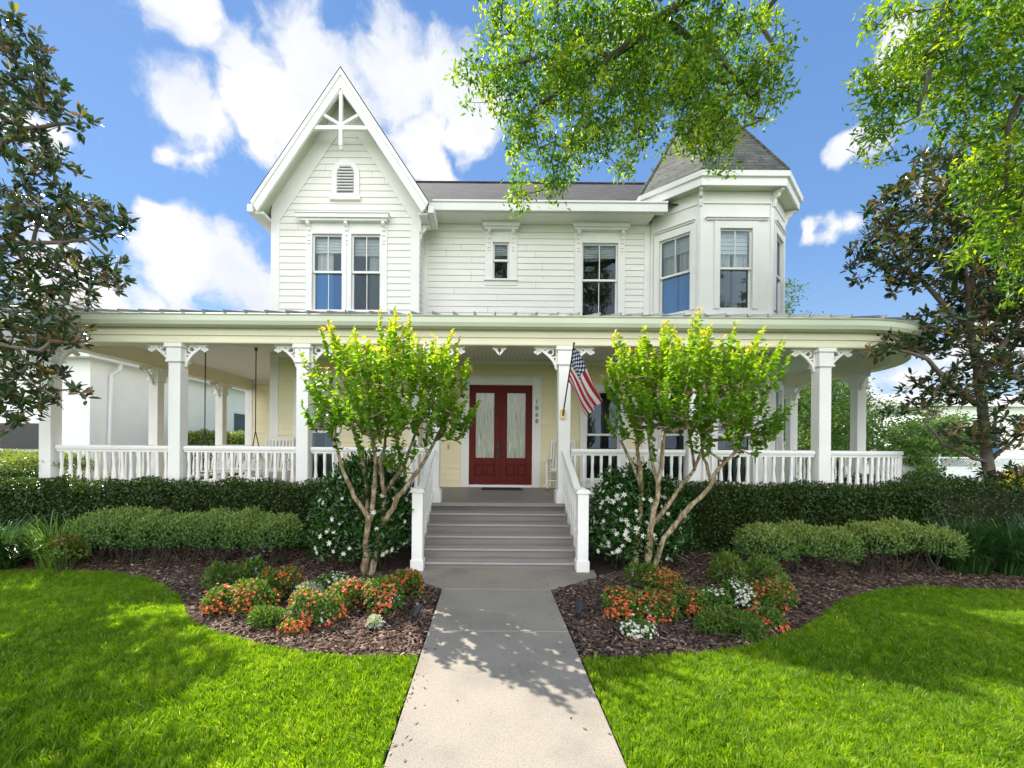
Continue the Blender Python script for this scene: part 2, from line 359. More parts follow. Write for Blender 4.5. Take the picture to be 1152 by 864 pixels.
for bd in ((-.5, -.7, .30, .75), (.4, -.8, .28, .75), (0, -.9, .3, .7), (-.9, -.45, .25, .5), (.95, -.35, .25, .5)):  # unseen cloud bank behind the camera, added to fill the shaded front
    d = Vector(bd[:3]).normalized(); ds = N(nt, 'ShaderNodeVectorMath', operation='DISTANCE'); L(nt, dn.outputs[0], ds.inputs[0]); ds.inputs[1].default_value = d
    mx = N(nt, 'ShaderNodeMath', operation='MAXIMUM'); L(nt, cur, mx.inputs[0]); L(nt, mul(nt, ds.outputs['Value'], -1 / bd[3], 1.0), mx.inputs[1]); cur = mx.outputs[0]
nz = N(nt, 'ShaderNodeTexNoise'); nz.inputs['Scale'].default_value = 7.5; nz.inputs['Detail'].default_value = 9; nz.inputs['Roughness'].default_value = .62; nz.inputs['Distortion'].default_value = 0.0
L(nt, dn.outputs[0], nz.inputs['Vector'])
sm = N(nt, 'ShaderNodeMath', operation='ADD'); L(nt, cur, sm.inputs[0]); L(nt, mul(nt, nz.outputs['Fac'], 2.1, -1.02), sm.inputs[1])
mr = N(nt, 'ShaderNodeMapRange', interpolation_type='SMOOTHSTEP'); mr.inputs['From Min'].default_value = .02; mr.inputs['From Max'].default_value = .6; L(nt, sm.outputs[0], mr.inputs['Value'])
nz2 = N(nt, 'ShaderNodeTexNoise'); nz2.inputs['Scale'].default_value = 5; nz2.inputs['Detail'].default_value = 5; L(nt, dn.outputs[0], nz2.inputs['Vector'])
CL = 3.6
sz = N(nt, 'ShaderNodeSeparateXYZ'); L(nt, dn0.outputs[0], sz.inputs[0])
cc = ramp(nt, nz2.outputs['Fac'], [(.35, (.80, .84, .92)), (.6, (1, 1, 1))])
cs = N(nt, 'ShaderNodeMixRGB', blend_type='MULTIPLY'); cs.inputs[0].default_value = 1; L(nt, cc, cs.inputs[1])
bk = N(nt, 'ShaderNodeMapRange'); bk.inputs['From Min'].default_value = .1; bk.inputs['From Max'].default_value = -.5; bk.inputs['To Min'].default_value = CL; bk.inputs['To Max'].default_value = 10.5; L(nt, sz.outputs[1], bk.inputs['Value']); L(nt, bk.outputs[0], cs.inputs[2])  # cloud brightness raised behind the camera as added fill
air = ramp(nt, sz.outputs[2], [(0, (1.5, 2.0, 2.6)), (.12, (1.05, 1.70, 2.6)), (.35, (.55, 1.18, 2.45)), (.9, (.32, .80, 2.0))])
tint = N(nt, 'ShaderNodeMixRGB'); tint.inputs[0].default_value = .8; L(nt, sky.outputs[0], tint.inputs[1]); L(nt, air, tint.inputs[2])
mxs = N(nt, 'ShaderNodeMixRGB'); L(nt, mr.outputs[0], mxs.inputs[0]); L(nt, tint.outputs[0], mxs.inputs[1]); L(nt, cs.outputs[0], mxs.inputs[2])
L(nt, mxs.outputs[0], bg.inputs[0]); bg.inputs['Strength'].default_value = .15
sl = bpy.data.lights.new('sun', 'SUN'); sl.energy = 4.8; sl.angle = R(.5); sl.color = (1, .95, .86)
so = bpy.data.objects.new('sun', sl); col.objects.link(so); so.rotation_euler = SUN.to_track_quat('Z', 'Y').to_euler(); so.location = (-20, 20, 30)
scene.view_settings.view_transform = 'Standard'; scene.view_settings.look = 'None'; scene.view_settings.exposure = 1.0; scene.view_settings.gamma = 1
scene.cycles.max_bounces = 8; scene.cycles.diffuse_bounces = 4; scene.cycles.transparent_max_bounces = 12
scene.cycles.caustics_reflective = False; scene.cycles.caustics_refractive = False; scene.cycles.sample_clamp_indirect = 8

# ------------------------------------------------------------------ ground, beds, walk, lawns
def gz(x, y):
    t = min(1, max(0, (y - 6.1) / .9)); s = t * t * (3 - 2 * t)
    k = min(1, max(0, (abs(x - .16) - 1.25) / .5)); return .15 * s * k
def sheet(name, pts, z, mat, kind='structure'):
    mb = MB(); mb.add([(x, y, z) for x, y in pts], [tuple(range(len(pts)))])
    return tag(mb.build(name, mat), kind=kind)
sheet('ground', [(-400, -60), (400, -60), (400, 900), (-400, 900)], -.06, simple('distant_grass', (.07, .13, .03), 1, .3, .5))
mb = MB(); nx, ny = 90, 40
xs = [-14 + 28 * i / nx for i in range(nx + 1)]; ys = [1.0 + 6.8 * j / ny for j in range(ny + 1)]
mb.add([(x, y, gz(x, y) - .012 + .008 * math.sin(x * 5 + 3 * math.sin(y * 4))) for y in ys for x in xs], [(j * (nx + 1) + i, j * (nx + 1) + i + 1, (j + 1) * (nx + 1) + i + 1, (j + 1) * (nx + 1) + i) for j in range(ny) for i in range(nx)])
tag(mb.build('mulch_bed_soil', M['soil'], smooth=True), kind='structure')
LE = [(-200, 646), (0, 645), (60, 643), (120, 645), (170, 653), (203, 672), (210, 692), (218, 703), (245, 714), (290, 727), (340, 737), (400, 742), (461, 742), (471, 743)]
RE = [(660, 743), (720, 743), (790, 739), (850, 728), (900, 712), (928, 694), (950, 677), (985, 667), (1030, 663), (1152, 667), (1400, 676)]
lawnL = [ground(*p) for p in LE] + [(-.572, 3.5), (-.572, .6), (-12, .6)]
lawnR = [(.782, .6), (.782, 3.5)] + [ground(*p) for p in RE] + [(13, .6)]
sheet('lawn', lawnL, .006, M['lawn']); sheet('lawn', lawnR, .006, M['lawn'])
mb = MB()
def slab(pts): mb.prism([(x, y, -.05) for x, y in pts], (0, 0, .085))
xl, xr = -.555, .765
slab([(xl, -2), (xr, -2), (xr, 1.95), (xl, 1.95)]); slab([(xl, 1.965), (xr, 1.965), (xr, 4.08), (xl, 4.08)])
slab([(xl, 4.094), (xr, 4.094), (xr, 5.28), (xl, 5.28)])
slab([(xl + .01, 5.295), (xr - .01, 5.295), (1.47, 5.86), (1.50, 6.16), (-1.17, 6.16), (-1.15, 5.86)])
wk = tag(mb.build('walkway', M['concrete'], bevel=.008), kind='structure')

def pip(px, py, poly):
    inside = np.zeros(len(px), bool); n = len(poly)
    for i in range(n):
        x1, y1 = poly[i]; x2, y2 = poly[(i + 1) % n]
        c = ((y1 > py) != (y2 > py)) & (px < (x2 - x1) * (py - y1) / ((y2 - y1) or 1e-9) + x1); inside ^= c
    return inside
def scatter(poly, n, dens):
    xs = np.array([p[0] for p in poly]); ys = np.array([p[1] for p in poly])
    x = rng.uniform(xs.min(), xs.max(), n); y = rng.uniform(ys.min(), ys.max(), n)
    k = pip(x, y, poly) & (rng.random(n) < dens(x, y)); return x[k], y[k]
def infr(x, y, m=.5): px = 550 + 490 * x / np.maximum(y, .1); return (y > 1.9) & (px > -60 - 60 * m) & (px < 1210 + 60 * m)
def grass(poly, name):
    x, y = scatter(poly, 1300000, lambda x, y: infr(x, y) * np.clip(1.4 - .13 * (y - 2), .55, 1))
    if len(x) > 230000: k = rng.permutation(len(x))[:230000]; x = x[k]; y = y[k]
    n = len(x); cl = .5 + .5 * np.sin(x * 3.1 + 2 * np.sin(y * 2.3)) * np.sin(y * 3.7 + x)
    ci = (np.floor(x / .05 + .35 * np.sin(y * 31)).astype(int) * 7919 + np.floor(y / .05 + .35 * np.sin(x * 27)).astype(int) * 104729) % 4096
    ch, ca, ct = rng.random(4096)[ci], (rng.random(4096) * 2 * np.pi)[ci], rng.normal(0, 1, 4096)[ci]
    big = np.sin(x * 1.7 + 1.1 * np.sin(y * 2.9)) * np.sin(y * 2.2 + .9 * np.sin(x * 2.4)) + .5 * np.sin(x * 6.1 + y * 4.3) * np.sin(y * 7.7 - x * 2)
    h = (.026 + .034 * rng.random(n)) * (.78 + .42 * ch); a = rng.uniform(0, 2 * np.pi, n); ln = rng.uniform(.15, .95, n)
    wv = np.stack([np.cos(a), np.sin(a), np.zeros(n)], 1) * (.0022 + .0016 * rng.random(n))[:, None]
    b = ca + rng.normal(0, .8, n); dr = np.stack([np.cos(b), np.sin(b), np.zeros(n)], 1)
    P = np.stack([x, y, np.full(n, .004)], 1); mid = P + dr * (h * ln * .35)[:, None]; mid[:, 2] += h * .6
    tip = P + dr * (h * ln)[:, None]; tip[:, 2] += h
    V = np.stack([P - wv, P + wv, mid + wv * .8, mid - wv * .8, tip], 1)
    t = .50 + .10 * big + .08 * ct + rng.normal(0, .13, n); t = np.where(rng.random(n) < .018 + .02 * (big < -.6), 1.0, np.clip(t, 0, .92))
    o = npmesh(name, V, [(0, 1, 2, 3), (3, 2, 4)], M['grass'], None, t); return tag(o, kind='stuff')
g1 = grass([(x, y) for x, y in lawnL], 'grass'); tag(g1, 'bright green mown grass of the lawn left of the walkway', 'grass')
g2 = grass([(x, y) for x, y in lawnR], 'grass'); tag(g2, 'bright green mown grass of the lawn right of the walkway', 'grass')
# mulch chips
x = rng.uniform(-9, 10, 260000); y = rng.uniform(3, 7.3, 260000)
bedk = (y > 3.0) & infr(x, y) & ~pip(x, y, lawnL) & ~pip(x, y, lawnR) & ~((x > xl - .02) & (x < xr + .02) & (y < 5.4)) & ~((np.abs(x - .165) < 1.33) & (y > 5.80)) & ~((np.abs(x - .105) < .66 + (y - 5.3) * 1.25) & (y > 5.25))
x = x[bedk]; y = y[bedk]; k = rng.permutation(len(x))[:75000]; x = x[k]; y = y[k]; n = len(x)
z = np.array([gz(a, b) for a, b in zip(x, y)]) + rng.uniform(0, .03, n)
a = rng.uniform(0, 2 * np.pi, n); D = np.stack([np.cos(a), np.sin(a), rng.normal(0, .25, n)], 1); D = norm(D); B = norm(np.cross(np.tile([0, 0, 1.], (n, 1)) + .5 * rng.normal(size=(n, 3)), D)); C = np.cross(D, B)
ln = rng.uniform(.02, .085, n) * .5; wd = rng.uniform(.008, .026, n) * .5; th = rng.uniform(.003, .008, n)
P = np.stack([x, y, z], 1)
tv = np.array([(-1, -1, 0), (1, -.7, 0), (.9, .9, 0), (-.9, .8, 0), (-.7, -.1, 1), (.75, .1, 1)])
V = P[:, None] + D[:, None] * (tv[None, :, 0:1] * ln[:, None, None]) + B[:, None] * (tv[None, :, 1:2] * wd[:, None, None]) + C[:, None] * (tv[None, :, 2:3] * th[:, None, None])
tag(npmesh('mulch_chips', V, [(0, 1, 5, 4), (1, 2, 5), (2, 3, 4, 5), (3, 0, 4)], M['chips'], None, np.clip(rng.beta(1.6, 2.2, n), 0, 1)), 'loose brown and reddish bark mulch over the planting beds', 'mulch', kind='stuff')

n = 170; x = np.where(rng.random(n) < .5, rng.normal(xl + .05, .07, n), np.where(rng.random(n) < .5, rng.normal(xr - .05, .07, n), rng.uniform(xl, xr, n))); x = np.clip(x, xl + .01, xr - .01); y = rng.uniform(2.2, 6.0, n)
tag(leaves('leaf_litter', np.stack([x, y, np.full(n, .040)], 1), np.concatenate([rng.normal(size=(n, 2)), np.zeros((n, 1))], 1), np.tile([0, 0, 1.], (n, 1)) + .25 * rng.normal(size=(n, 3)), rng.uniform(.012, .045, n), rng.uniform(.006, .016, n), rng.uniform(.2, 1, n), M['chips']), 'scattered dry leaves and mulch bits along the edges of the concrete walkway', 'leaf litter', kind='stuff')
sheet('driveway', [(-11.2, 7.6), (-7.9, 7.6), (-7.9, 40), (-11.2, 40)], -.03, M['drive'])
sheet('street', [(13, 9.2), (60, 9.2), (60, 12.4), (13, 12.4)], -.03, M['asphalt'])
sheet('pavement', [(11.5, 8.4), (60, 8.4), (60, 9.1), (11.5, 9.1)], -.02, M['drive'])
sheet('side_lawn', [(8.5, 12.6), (60, 12.6), (60, 80), (8.5, 80)], -.035, simple('side_grass', (.10, .2, .03), 1, .3, 3))

# ------------------------------------------------------------------ the house
YM, YG, YB = 10.33, 9.70, 9.51
house = empty('victorian_house', (1.0, YM, 0), 'large cream two-storey Victorian house with gable, corner turret and wraparound porch', 'house')
FM = FR((0, YM, 0)); FG = FR((0, YG, 0)); FB = FR((0, YB, 0))
BL, BR = 4.58, 6.16; CH = .78
FCL = FR((BL - CH, YB + CH, 0), (1, -1, 0), (-1, -1, 0)); FCR = FR((BR, YB, 0), (1, 1, 0), (1, -1, 0)); CHL = CH * math.sqrt(2)
XR = BR + CH; XL = -4.86
FRT = FR((XR, YB + CH, 0), (0, 1, 0), (1, 0, 0)); FLT = FR((XL, 17.5, 0), (0, -1, 0), (-1, 0, 0)); FRET = FR((-1.6, YG, 0), (0, 1, 0), (1, 0, 0))
PITCH = .147
def siding(F, lo, hi, z0, z1, holes, mat, d_out=.019):
    """lo/hi: functions of z giving the ends of the boards"""
    if not callable(lo): a_ = lo; lo = lambda z: a_
    if not callable(hi): b_ = hi; hi = lambda z: b_
    mb = MB(); z = z0
    while z < z1 - 1e-4:
        zt = min(z + PITCH, z1); cuts = sorted({z, zt} | {c for h in holes for c in (h[2], h[3]) if z < c < zt})
        for c0, c1 in zip(cuts, cuts[1:]):
            zm = (c0 + c1) / 2; segs = [(lo, hi)]
            for h in sorted(holes):
                if h[2] < zm < h[3]:
                    l, r = segs.pop(); segs.append((l, (lambda q: (lambda zz: q))(h[0]))); segs.append(((lambda q: (lambda zz: q))(h[1]), r))
            dd = lambda q: d_out + (.001 - d_out) * (q - z) / PITCH
            if zt - z > .1:
                s2 = []
                for l, r in segs:
                    if r(zm) - l(zm) > 1.6 and rnd.random() < .55:
                        q_ = rnd.uniform(l(zm) + .4, r(zm) - .4); s2 += [(l, (lambda q: (lambda zz: q))(q_ - .0018)), ((lambda q: (lambda zz: q))(q_ + .0018), r)]
                    else: s2.append((l, r))
                segs = s2
            for l, r in segs:
                if r(zm) - l(zm) < .005: continue
                a, b, c, d = F.p(l(c0), dd(c0), c0), F.p(r(c0), dd(c0), c0), F.p(max(l(c1), min(l(c1), r(c1))), dd(c1), c1), F.p(r(c1), dd(c1), c1)
                mb.add([a, b, d, c], [(0, 1, 2, 3)])
                if c0 == z: mb.add([F.p(l(c0), 0, c0), F.p(r(c0), 0, c0), b, a], [(0, 1, 2, 3)])
        z = zt
    return mb.build('wall', mat, house)
def flat_wall(F, u0, u1, z0, z1, holes, mat, name='wall'):
    mb = MB(); us = sorted({u0, u1} | {h for H_ in holes for h in H_[:2]}); zs = sorted({z0, z1} | {h for H_ in holes for h in H_[2:4]})
    for a, b in zip(us, us[1:]):
        for c, d in zip(zs, zs[1:]):
            um, zm = (a + b) / 2, (c + d) / 2
            if any(h[0] < um < h[1] and h[2] < zm < h[3] for h in holes): continue
            mb.add([F.p(a, 0, c), F.p(b, 0, c), F.p(b, 0, d), F.p(a, 0, d)], [(0, 1, 2, 3)])
    return mb.build(name, mat, house)
W_G2 = [(-3.96, -3.29, 4.76, 6.46), (-3.09, -2.44, 4.76, 6.46)]
W_SM = (.063, .443, 5.73, 6.60); W_MD = (2.17, 3.02, 4.82, 6.60)
W_BF2 = (5.0, 5.71, 4.81, 6.56); W_BC2 = (.20, .90, 4.81, 6.56)
W_G1 = (-4.22, -3.45, .98, 3.1); W_D1 = (2.30, 3.10, .98, 3.1); W_BF1 = (4.98, 5.75, .98, 3.1); W_BC1 = (.22, .88, .98, 3.1); DOOR = (-.47, 1.02, .80, 3.22)
GA = -3.2; GZ = 9.74; SL = 1.5
gl = lambda z: max(-4.86, GA - (GZ - .17 - z) / SL); gr = lambda z: min(-1.6, GA + (GZ - .17 - z) / SL)
siding(FG, gl, gr, 4.2, 9.5, W_G2, M['upper'])
siding(FG, XL, -1.6, .8, 4.2, [W_G1], M['lower'])
siding(FRET, 0, YM - YG, 4.2, 7.1, [], M['upper']); siding(FRET, 0, YM - YG, .8, 4.2, [], M['lower'])
siding(FM, -1.6, BL - CH + .05, 4.2, 7.1, [W_SM, W_MD], M['upper'])
siding(FM, -1.6, BL - CH + .05, .8, 4.2, [DOOR, W_D1], M['lower'])
flat_wall(FB, BL, BR, 4.2, 7.45, [W_BF2], M['white']); flat_wall(FB, BL, BR, .8, 4.2, [W_BF1], M['upper'])
for F in (FCL, FCR): flat_wall(F, 0, CHL, 4.2, 7.45, [W_BC2], M['white']); flat_wall(F, 0, CHL, .8, 4.2, [W_BC1], M['upper'])
siding(FRT, 0, 7.5, .8, 7.3, [], M['upper']); siding(FLT, 0, 7.8, 4.2, 7.1, [], M['upper']); siding(FLT, 0, 7.8, .8, 4.2, [], M['lower'])
mb = MB(); mb.box(XL + .05, XR - .05, 17.5, 17.6, 0, 7.1); mb.build('wall', M['upper'], house)
mb = MB()   # gable end closures of the main roof
for x in (XL, XR - .3): mb = MB(); mb.prism([(x, 10.0, 7.0), (x, 18.3, 7.0), (x, 14.1, 9.95)], (.05, 0, 0)); mb.build('wall', M['upper'], house)
FW = FR((0, 13.8, 0)); siding(FW, -7.6, XL, .8, 3.85, [], M['lower'])

# trim boards
mb = MB()
for F, u0, u1, z0, z1 in ((FG, XL - .02, XL + .17, .8, 7.0), (FG, -1.77, -1.58, .8, 7.0), (FRET, -.02, .12, .8, 6.9), (FRET, .5, .6, 4.2, 7.0), (FM, 3.64, 3.79, .8, 7.0), (FM, -1.58, -1.48, .8, 7.0), (FW, -7.72, -7.50, .8, 3.7), (FM, -1.48, 3.64, 6.88, 7.03)):
    mb = MB(); mb.fbox(F, u0, u1, -.01, .026, z0, z1); mb.build('corner_board', M['white'], house, bevel=.004)
mb = MB()   # bay trim: corner strips, bands
for F, u0, u1 in ((FB, BL, BR), (FCL, 0, CHL), (FCR, 0, CHL)):
    for ua, ub in ((u0 - .008, u0 + .055), (u1 - .055, u1 + .008)): mb.fbox(F, ua, ub, -.01, .022, 4.2, 7.4)
    mb.fbox(F, u0 + .056, u1 - .056, .001, .03, 7.10, 7.135); mb.fbox(F, u0 + .057, u1 - .057, .001, .014, 7.136, 7.42)
    mb.fbox(F, u0 + .056, u1 - .056, .001, .02, 4.2, 4.45)
    mb.fbox(F, u0 + .12, u1 - .12, .001, .045, 6.74, 6.775); mb.fbox(F, u0 + .10, u1 - .10, .001, .075, 6.776, 6.80)
    mb.fbox(F, u0 + .12, u1 - .12, .001, .05, 4.66, 4.70); mb.fbox(F, u0 + .14, u1 - .14, .001, .03, 4.48, 4.655)
    for ua in (u0 + .09, u1 - .11): mb.fbox(F, ua, ua + .02, .001, .012, .8, 3.7)
mb.build('bay_trim', M['white'], house, bevel=.003)
mb = MB()   # rake frieze boards on the gable wall
for s in (-1, 1):
    e = lambda z: GA + s * (GZ - z) / SL
    top = [(GA, GZ - .165), (GA + s * 1.66, GZ - .165 - 1.66 * SL), (GA + s * 1.66, GZ - .165 - 1.66 * SL - .60), (GA, GZ - .165 - .60)]
    mb.prism([FG.p(x, .018, z) for x, z in top], FG.N * .014)
mb.build('rake_frieze', M['white'], house)

def window(F, r, cw=.13, hood=None, sill=True, munt=(1, 0), lowmat='glass', curtain='split', blind=.3, name='window', head=.1, pair=False):
    u0, u1, z0, z1 = r
    mb = MB(); cl_, cr_ = (cw if not isinstance(cw, tuple) else cw[0]), (cw if not isinstance(cw, tuple) else cw[1])
    mb.fbox(F, u0 - cl_, u0, -.02, .036, z0 - .0, z1 + head); mb.fbox(F, u1, u1 + cr_, -.02, .036, z0 - .0, z1 + head)
    mb.fbox(F, u0, u1, -.02, .034, z1, z1 + head)
    mb.fbox(F, u0 - .02, u0 - .001, -.12, -.021, z0, z1); mb.fbox(F, u1 + .001, u1 + .02, -.12, -.021, z0, z1)
    mb.fbox(F, u0, u1, -.12, -.021, z1 + .001, z1 + .02); mb.fbox(F, u0, u1, -.12, -.021, z0 - .02, z0 - .001)
    win = mb.build(name, M['white'], house, bevel=.004)
    if sill:
        mb = MB(); mb.fbox(F, u0 - cl_ - .02, u1 + cr_ + .02, -.02, .075, z0 - .045, z0 - .001); mb.fbox(F, u0 - cl_, u1 + cr_, -.01, .03, z0 - .15, z0 - .046)
        mb.build('sill', M['white'], win, bevel=.004)
    zm = (z0 + z1) / 2 + .02; s = .038; mb = MB()
    for (a, b, d) in ((zm - .02, z1, -.055), (z0, zm + .018, -.095)):
        mb.fbox(F, u0, u0 + s, d, d + .03, a, b); mb.fbox(F, u1 - s, u1, d, d + .03, a, b)
        mb.fbox(F, u0 + s, u1 - s, d, d + .029, a, a + s + .01); mb.fbox(F, u0 + s, u1 - s, d, d + .029, b - s, b)
    um = (u0 + u1) / 2
    if munt[0]: mb.fbox(F, um - .009, um + .009, -.052, -.03, zm + .03, z1 - s)
    if munt[1]: mb.fbox(F, um - .007, um + .007, -.092, -.07, z0 + s, zm - .02)
    mb.build('sash', M['white'], win)
    mb = MB(); mb.add([F.p(u0 + s, -.045, zm), F.p(u1 - s, -.045, zm), F.p(u1 - s, -.045, z1 - s), F.p(u0 + s, -.045, z1 - s)], [(0, 1, 2, 3)]); mb.build('pane', M['glass'], win)
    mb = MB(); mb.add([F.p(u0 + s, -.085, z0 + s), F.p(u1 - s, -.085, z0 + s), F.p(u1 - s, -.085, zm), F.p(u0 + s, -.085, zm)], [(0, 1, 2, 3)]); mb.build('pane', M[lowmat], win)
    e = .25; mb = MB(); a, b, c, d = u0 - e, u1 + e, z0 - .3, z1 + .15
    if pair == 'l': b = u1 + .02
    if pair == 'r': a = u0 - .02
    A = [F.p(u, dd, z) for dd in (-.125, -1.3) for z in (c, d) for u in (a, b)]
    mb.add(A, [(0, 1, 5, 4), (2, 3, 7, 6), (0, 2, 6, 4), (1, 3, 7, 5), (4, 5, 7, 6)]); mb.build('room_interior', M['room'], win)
    if blind:
        mb = MB(); zz = z1 - s; zb = z1 - blind; k = 5
        for i in range(k):
            a = zz - (zz - zb) * i / k; b = zz - (zz - zb) * (i + 1) / k
            mb.add([F.p(u0 + .02, -.15, a), F.p(u1 - .02, -.15, a), F.p(u1 - .02, -.135, b), F.p(u0 + .02, -.135, b)], [(0, 1, 2, 3)])
        mb.build('blind', M['blind'], win)
    if curtain:
        spans = {'split': [(u0, u0 + (u1 - u0) * .36), (u1 - (u1 - u0) * .36, u1)], 'left': [(u0 + .05, u0 + (u1 - u0) * .58)], 'right': [(u1 - (u1 - u0) * .45, u1)], 'full': [(u0, um - .02), (um + .03, u1)]}[curtain]
        mb = MB()
        for a, b in spans:
            k = 40; q = int(z0 * 10 + a * 100); w_ = b - a
            pr = [(a + w_ * i / k, -.2 + .022 * math.sin(i / k * w_ * 62 + q) + .01 * math.sin(i * 1.3 + q)) for i in range(k + 1)]
            vs = [F.p(u, d, z) for z in (z0 - .2, z1 - .05) for u, d in pr]
            mb.add(vs, [(i, i + 1, k + 2 + i, k + 1 + i) for i in range(k)])
        mb.build('curtain', M['curtain'], win, smooth=True)
    if hood:
        ha, hb, hz0, hz1, brs = hood; mb = MB()
        mb.fbox(F, ha + .04, hb - .04, -.01, .15, hz0, hz0 + .05); mb.fbox(F, ha, hb, -.01, .19, hz0 + .051, hz1); mb.fbox(F, ha - .02, hb + .02, -.01, .21, hz1 + .001, hz1 + .02)
        mb.build('hood', M['white'], win, bevel=.005)
        for ub in brs:
            mb = MB(); pts = [(0.03, 0), (.14, 0), (.145, -.05), (.11, -.09), (.075, -.12), (.07, -.17), (.045, -.20), (.04, -.24), (.055, -.27), (.03, -.30)]
            pr = [F.p(ub - .035, d, hz0 - .002 + z) for d, z in pts]; mb.prism(pr, F.U * .07)
            for k in (0, 1): mb.fbox(F, ub - .03, ub + .03, .036, .055, hz0 - .40 - k * .07, hz0 - .375 - k * .07)
            mb.build('bracket', M['white'], win, bevel=.003)
    return win
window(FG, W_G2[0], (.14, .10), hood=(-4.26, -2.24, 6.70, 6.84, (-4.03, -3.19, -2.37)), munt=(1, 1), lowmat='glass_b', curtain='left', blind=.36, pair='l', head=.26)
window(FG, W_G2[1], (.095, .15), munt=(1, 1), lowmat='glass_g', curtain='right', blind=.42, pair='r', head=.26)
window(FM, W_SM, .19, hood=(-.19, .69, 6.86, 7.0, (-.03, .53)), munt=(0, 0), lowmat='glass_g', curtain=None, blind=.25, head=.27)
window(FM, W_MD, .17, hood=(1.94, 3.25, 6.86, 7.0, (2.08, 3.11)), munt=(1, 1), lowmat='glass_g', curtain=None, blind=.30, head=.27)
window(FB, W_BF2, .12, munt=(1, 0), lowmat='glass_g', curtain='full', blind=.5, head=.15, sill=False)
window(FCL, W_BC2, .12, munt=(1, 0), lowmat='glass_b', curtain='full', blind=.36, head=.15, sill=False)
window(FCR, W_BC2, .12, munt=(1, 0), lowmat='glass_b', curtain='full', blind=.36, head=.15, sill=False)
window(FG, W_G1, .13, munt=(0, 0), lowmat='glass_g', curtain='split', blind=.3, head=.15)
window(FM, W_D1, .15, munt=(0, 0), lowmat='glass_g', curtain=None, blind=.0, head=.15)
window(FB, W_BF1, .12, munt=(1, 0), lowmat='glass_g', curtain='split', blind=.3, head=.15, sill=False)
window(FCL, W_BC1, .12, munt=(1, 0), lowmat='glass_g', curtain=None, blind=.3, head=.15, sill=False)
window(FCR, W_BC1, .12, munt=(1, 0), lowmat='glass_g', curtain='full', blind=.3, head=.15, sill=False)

# attic vent
c = FG.p(-3.24, 0, 0); vx, v0, v1, hw = -3.23, 7.30, 7.78, .31
mb = MB(); out = [(vx - hw, v0), (vx + hw, v0)] + [(vx + hw * math.cos(a), v1 + .33 * math.sin(a)) for a in [math.pi * i / 14 for i in range(15)]]
mb.prism([FG.p(x, .012, z) for x, z in out], FG.N * .035)
vent = mb.build('attic_vent', M['white'], house, bevel=.004)
mb = MB(); mb.fbox(FG, vx - hw - .03, vx + hw + .03, .012, .09, v0 - .10, v0 - .001); mb.build('sill', M['white'], vent, bevel=.004)
mb = MB(); hi = .185
inn = [(vx - hi, v0 + .06), (vx + hi, v0 + .06)] + [(vx + hi * math.cos(a), v1 + .20 * math.sin(a)) for a in [math.pi * i / 12 for i in range(13)]]
mb.prism([FG.p(x, .046, z) for x, z in inn], FG.N * .003); mb.build('backing', simple('vent_grey_backing', (.40, .40, .38), .9), vent)  # grey plate behind the louvres
mb = MB(); z = v0 + .09
while z < v1 + .17:
    hh = hi - .005 if z < v1 else hi * math.sqrt(max(0, 1 - ((z - v1) / .2) ** 2)) - .005
    if hh > .03: mb.prism([FG.p(vx - hh, .051, z + .05), FG.p(vx - hh, .085, z), FG.p(vx - hh, .085, z + .012), FG.p(vx - hh, .051, z + .06)], FG.U * (2 * hh))
    z += .066
mb.build('louvre', M['trimgrey'], vent)

# gable roof
YO = 9.22; hw = 1.88
mb = MB()
for s in (-1, 1):
    mb.prism([(GA, YO - .02, GZ), (GA + s * hw, YO - .02, GZ - hw * SL), (GA + s * hw, YO - .02, GZ - hw * SL + .035), (GA, YO - .02, GZ + .04)], (0, 5.2, 0))
roofg = mb.build('roof', M['shingle'], house)
mb = MB()
for s in (-1, 1):
    inn = .40
    mb.prism([(GA, YO, GZ - .001), (GA + s * hw, YO, GZ - hw * SL - .001), (GA + s * (hw - .13), YO, GZ - hw * SL - .215), (GA, YO, GZ - inn)], (0, .05, 0))
    mb.prism([(GA, YO - .025, GZ - .002), (GA + s * hw, YO - .025, GZ - hw * SL - .002), (GA + s * (hw - .035), YO - .025, GZ - hw * SL - .075), (GA, YO - .025, GZ - .14)], (0, .024, 0))
    mb.prism([(GA, YO - .012, GZ - inn + .09), (GA + s * (hw - .10), YO - .012, GZ - inn + .09 - (hw - .10) * SL), (GA + s * (hw - .14), YO - .012, GZ - inn - .005 - (hw - .14) * SL), (GA, YO - .012, GZ - inn - .005)], (0, .011, 0))
rake = mb.build('rake_board', M['white'], house)
mb = MB()
for s in (-1, 1):   # soffit boards between the rake and the wall
    y = YO + .051
    while y < YG + .3:
        mb.prism([(GA, y, GZ - .16), (GA + s * (hw - .05), y, GZ - .16 - (hw - .05) * SL), (GA + s * (hw - .05), y, GZ - .13 - (hw - .05) * SL), (GA, y, GZ - .13)], (0, .15, 0)); y += .16
mb.build('soffit', M['grass_bounce'], house)
mb = MB(); zc = 8.47; ya = YO + .02   # king-post truss
wc = (GZ - .40 - zc) / SL + .04
mb.box(GA - wc, GA + wc, ya, ya + .07, zc, zc + .085); mb.box(GA - .035, GA + .035, ya - .01, ya + .08, 8.12, GZ - .30)
mb.lathe((GA, ya + .035, 0), [(.01, 8.04), (.03, 8.06), (.04, 8.10), (.03, 8.12)], 10)
for s in (-1, 1):
    mb.bar((GA, ya + .035, zc + .10), (GA + s * .37, ya + .035, zc + .32), .06, .065, (0, 1, 0)); mb.bar((GA + s * .02, ya + .03, GZ - .44), (GA + s * (wc - .02), ya + .03, zc + .06), .05, .07, (0, 1, 0))
mb.build('gable_truss', M['white'], house, bevel=.004)
mb = MB()   # side eaves of the gable
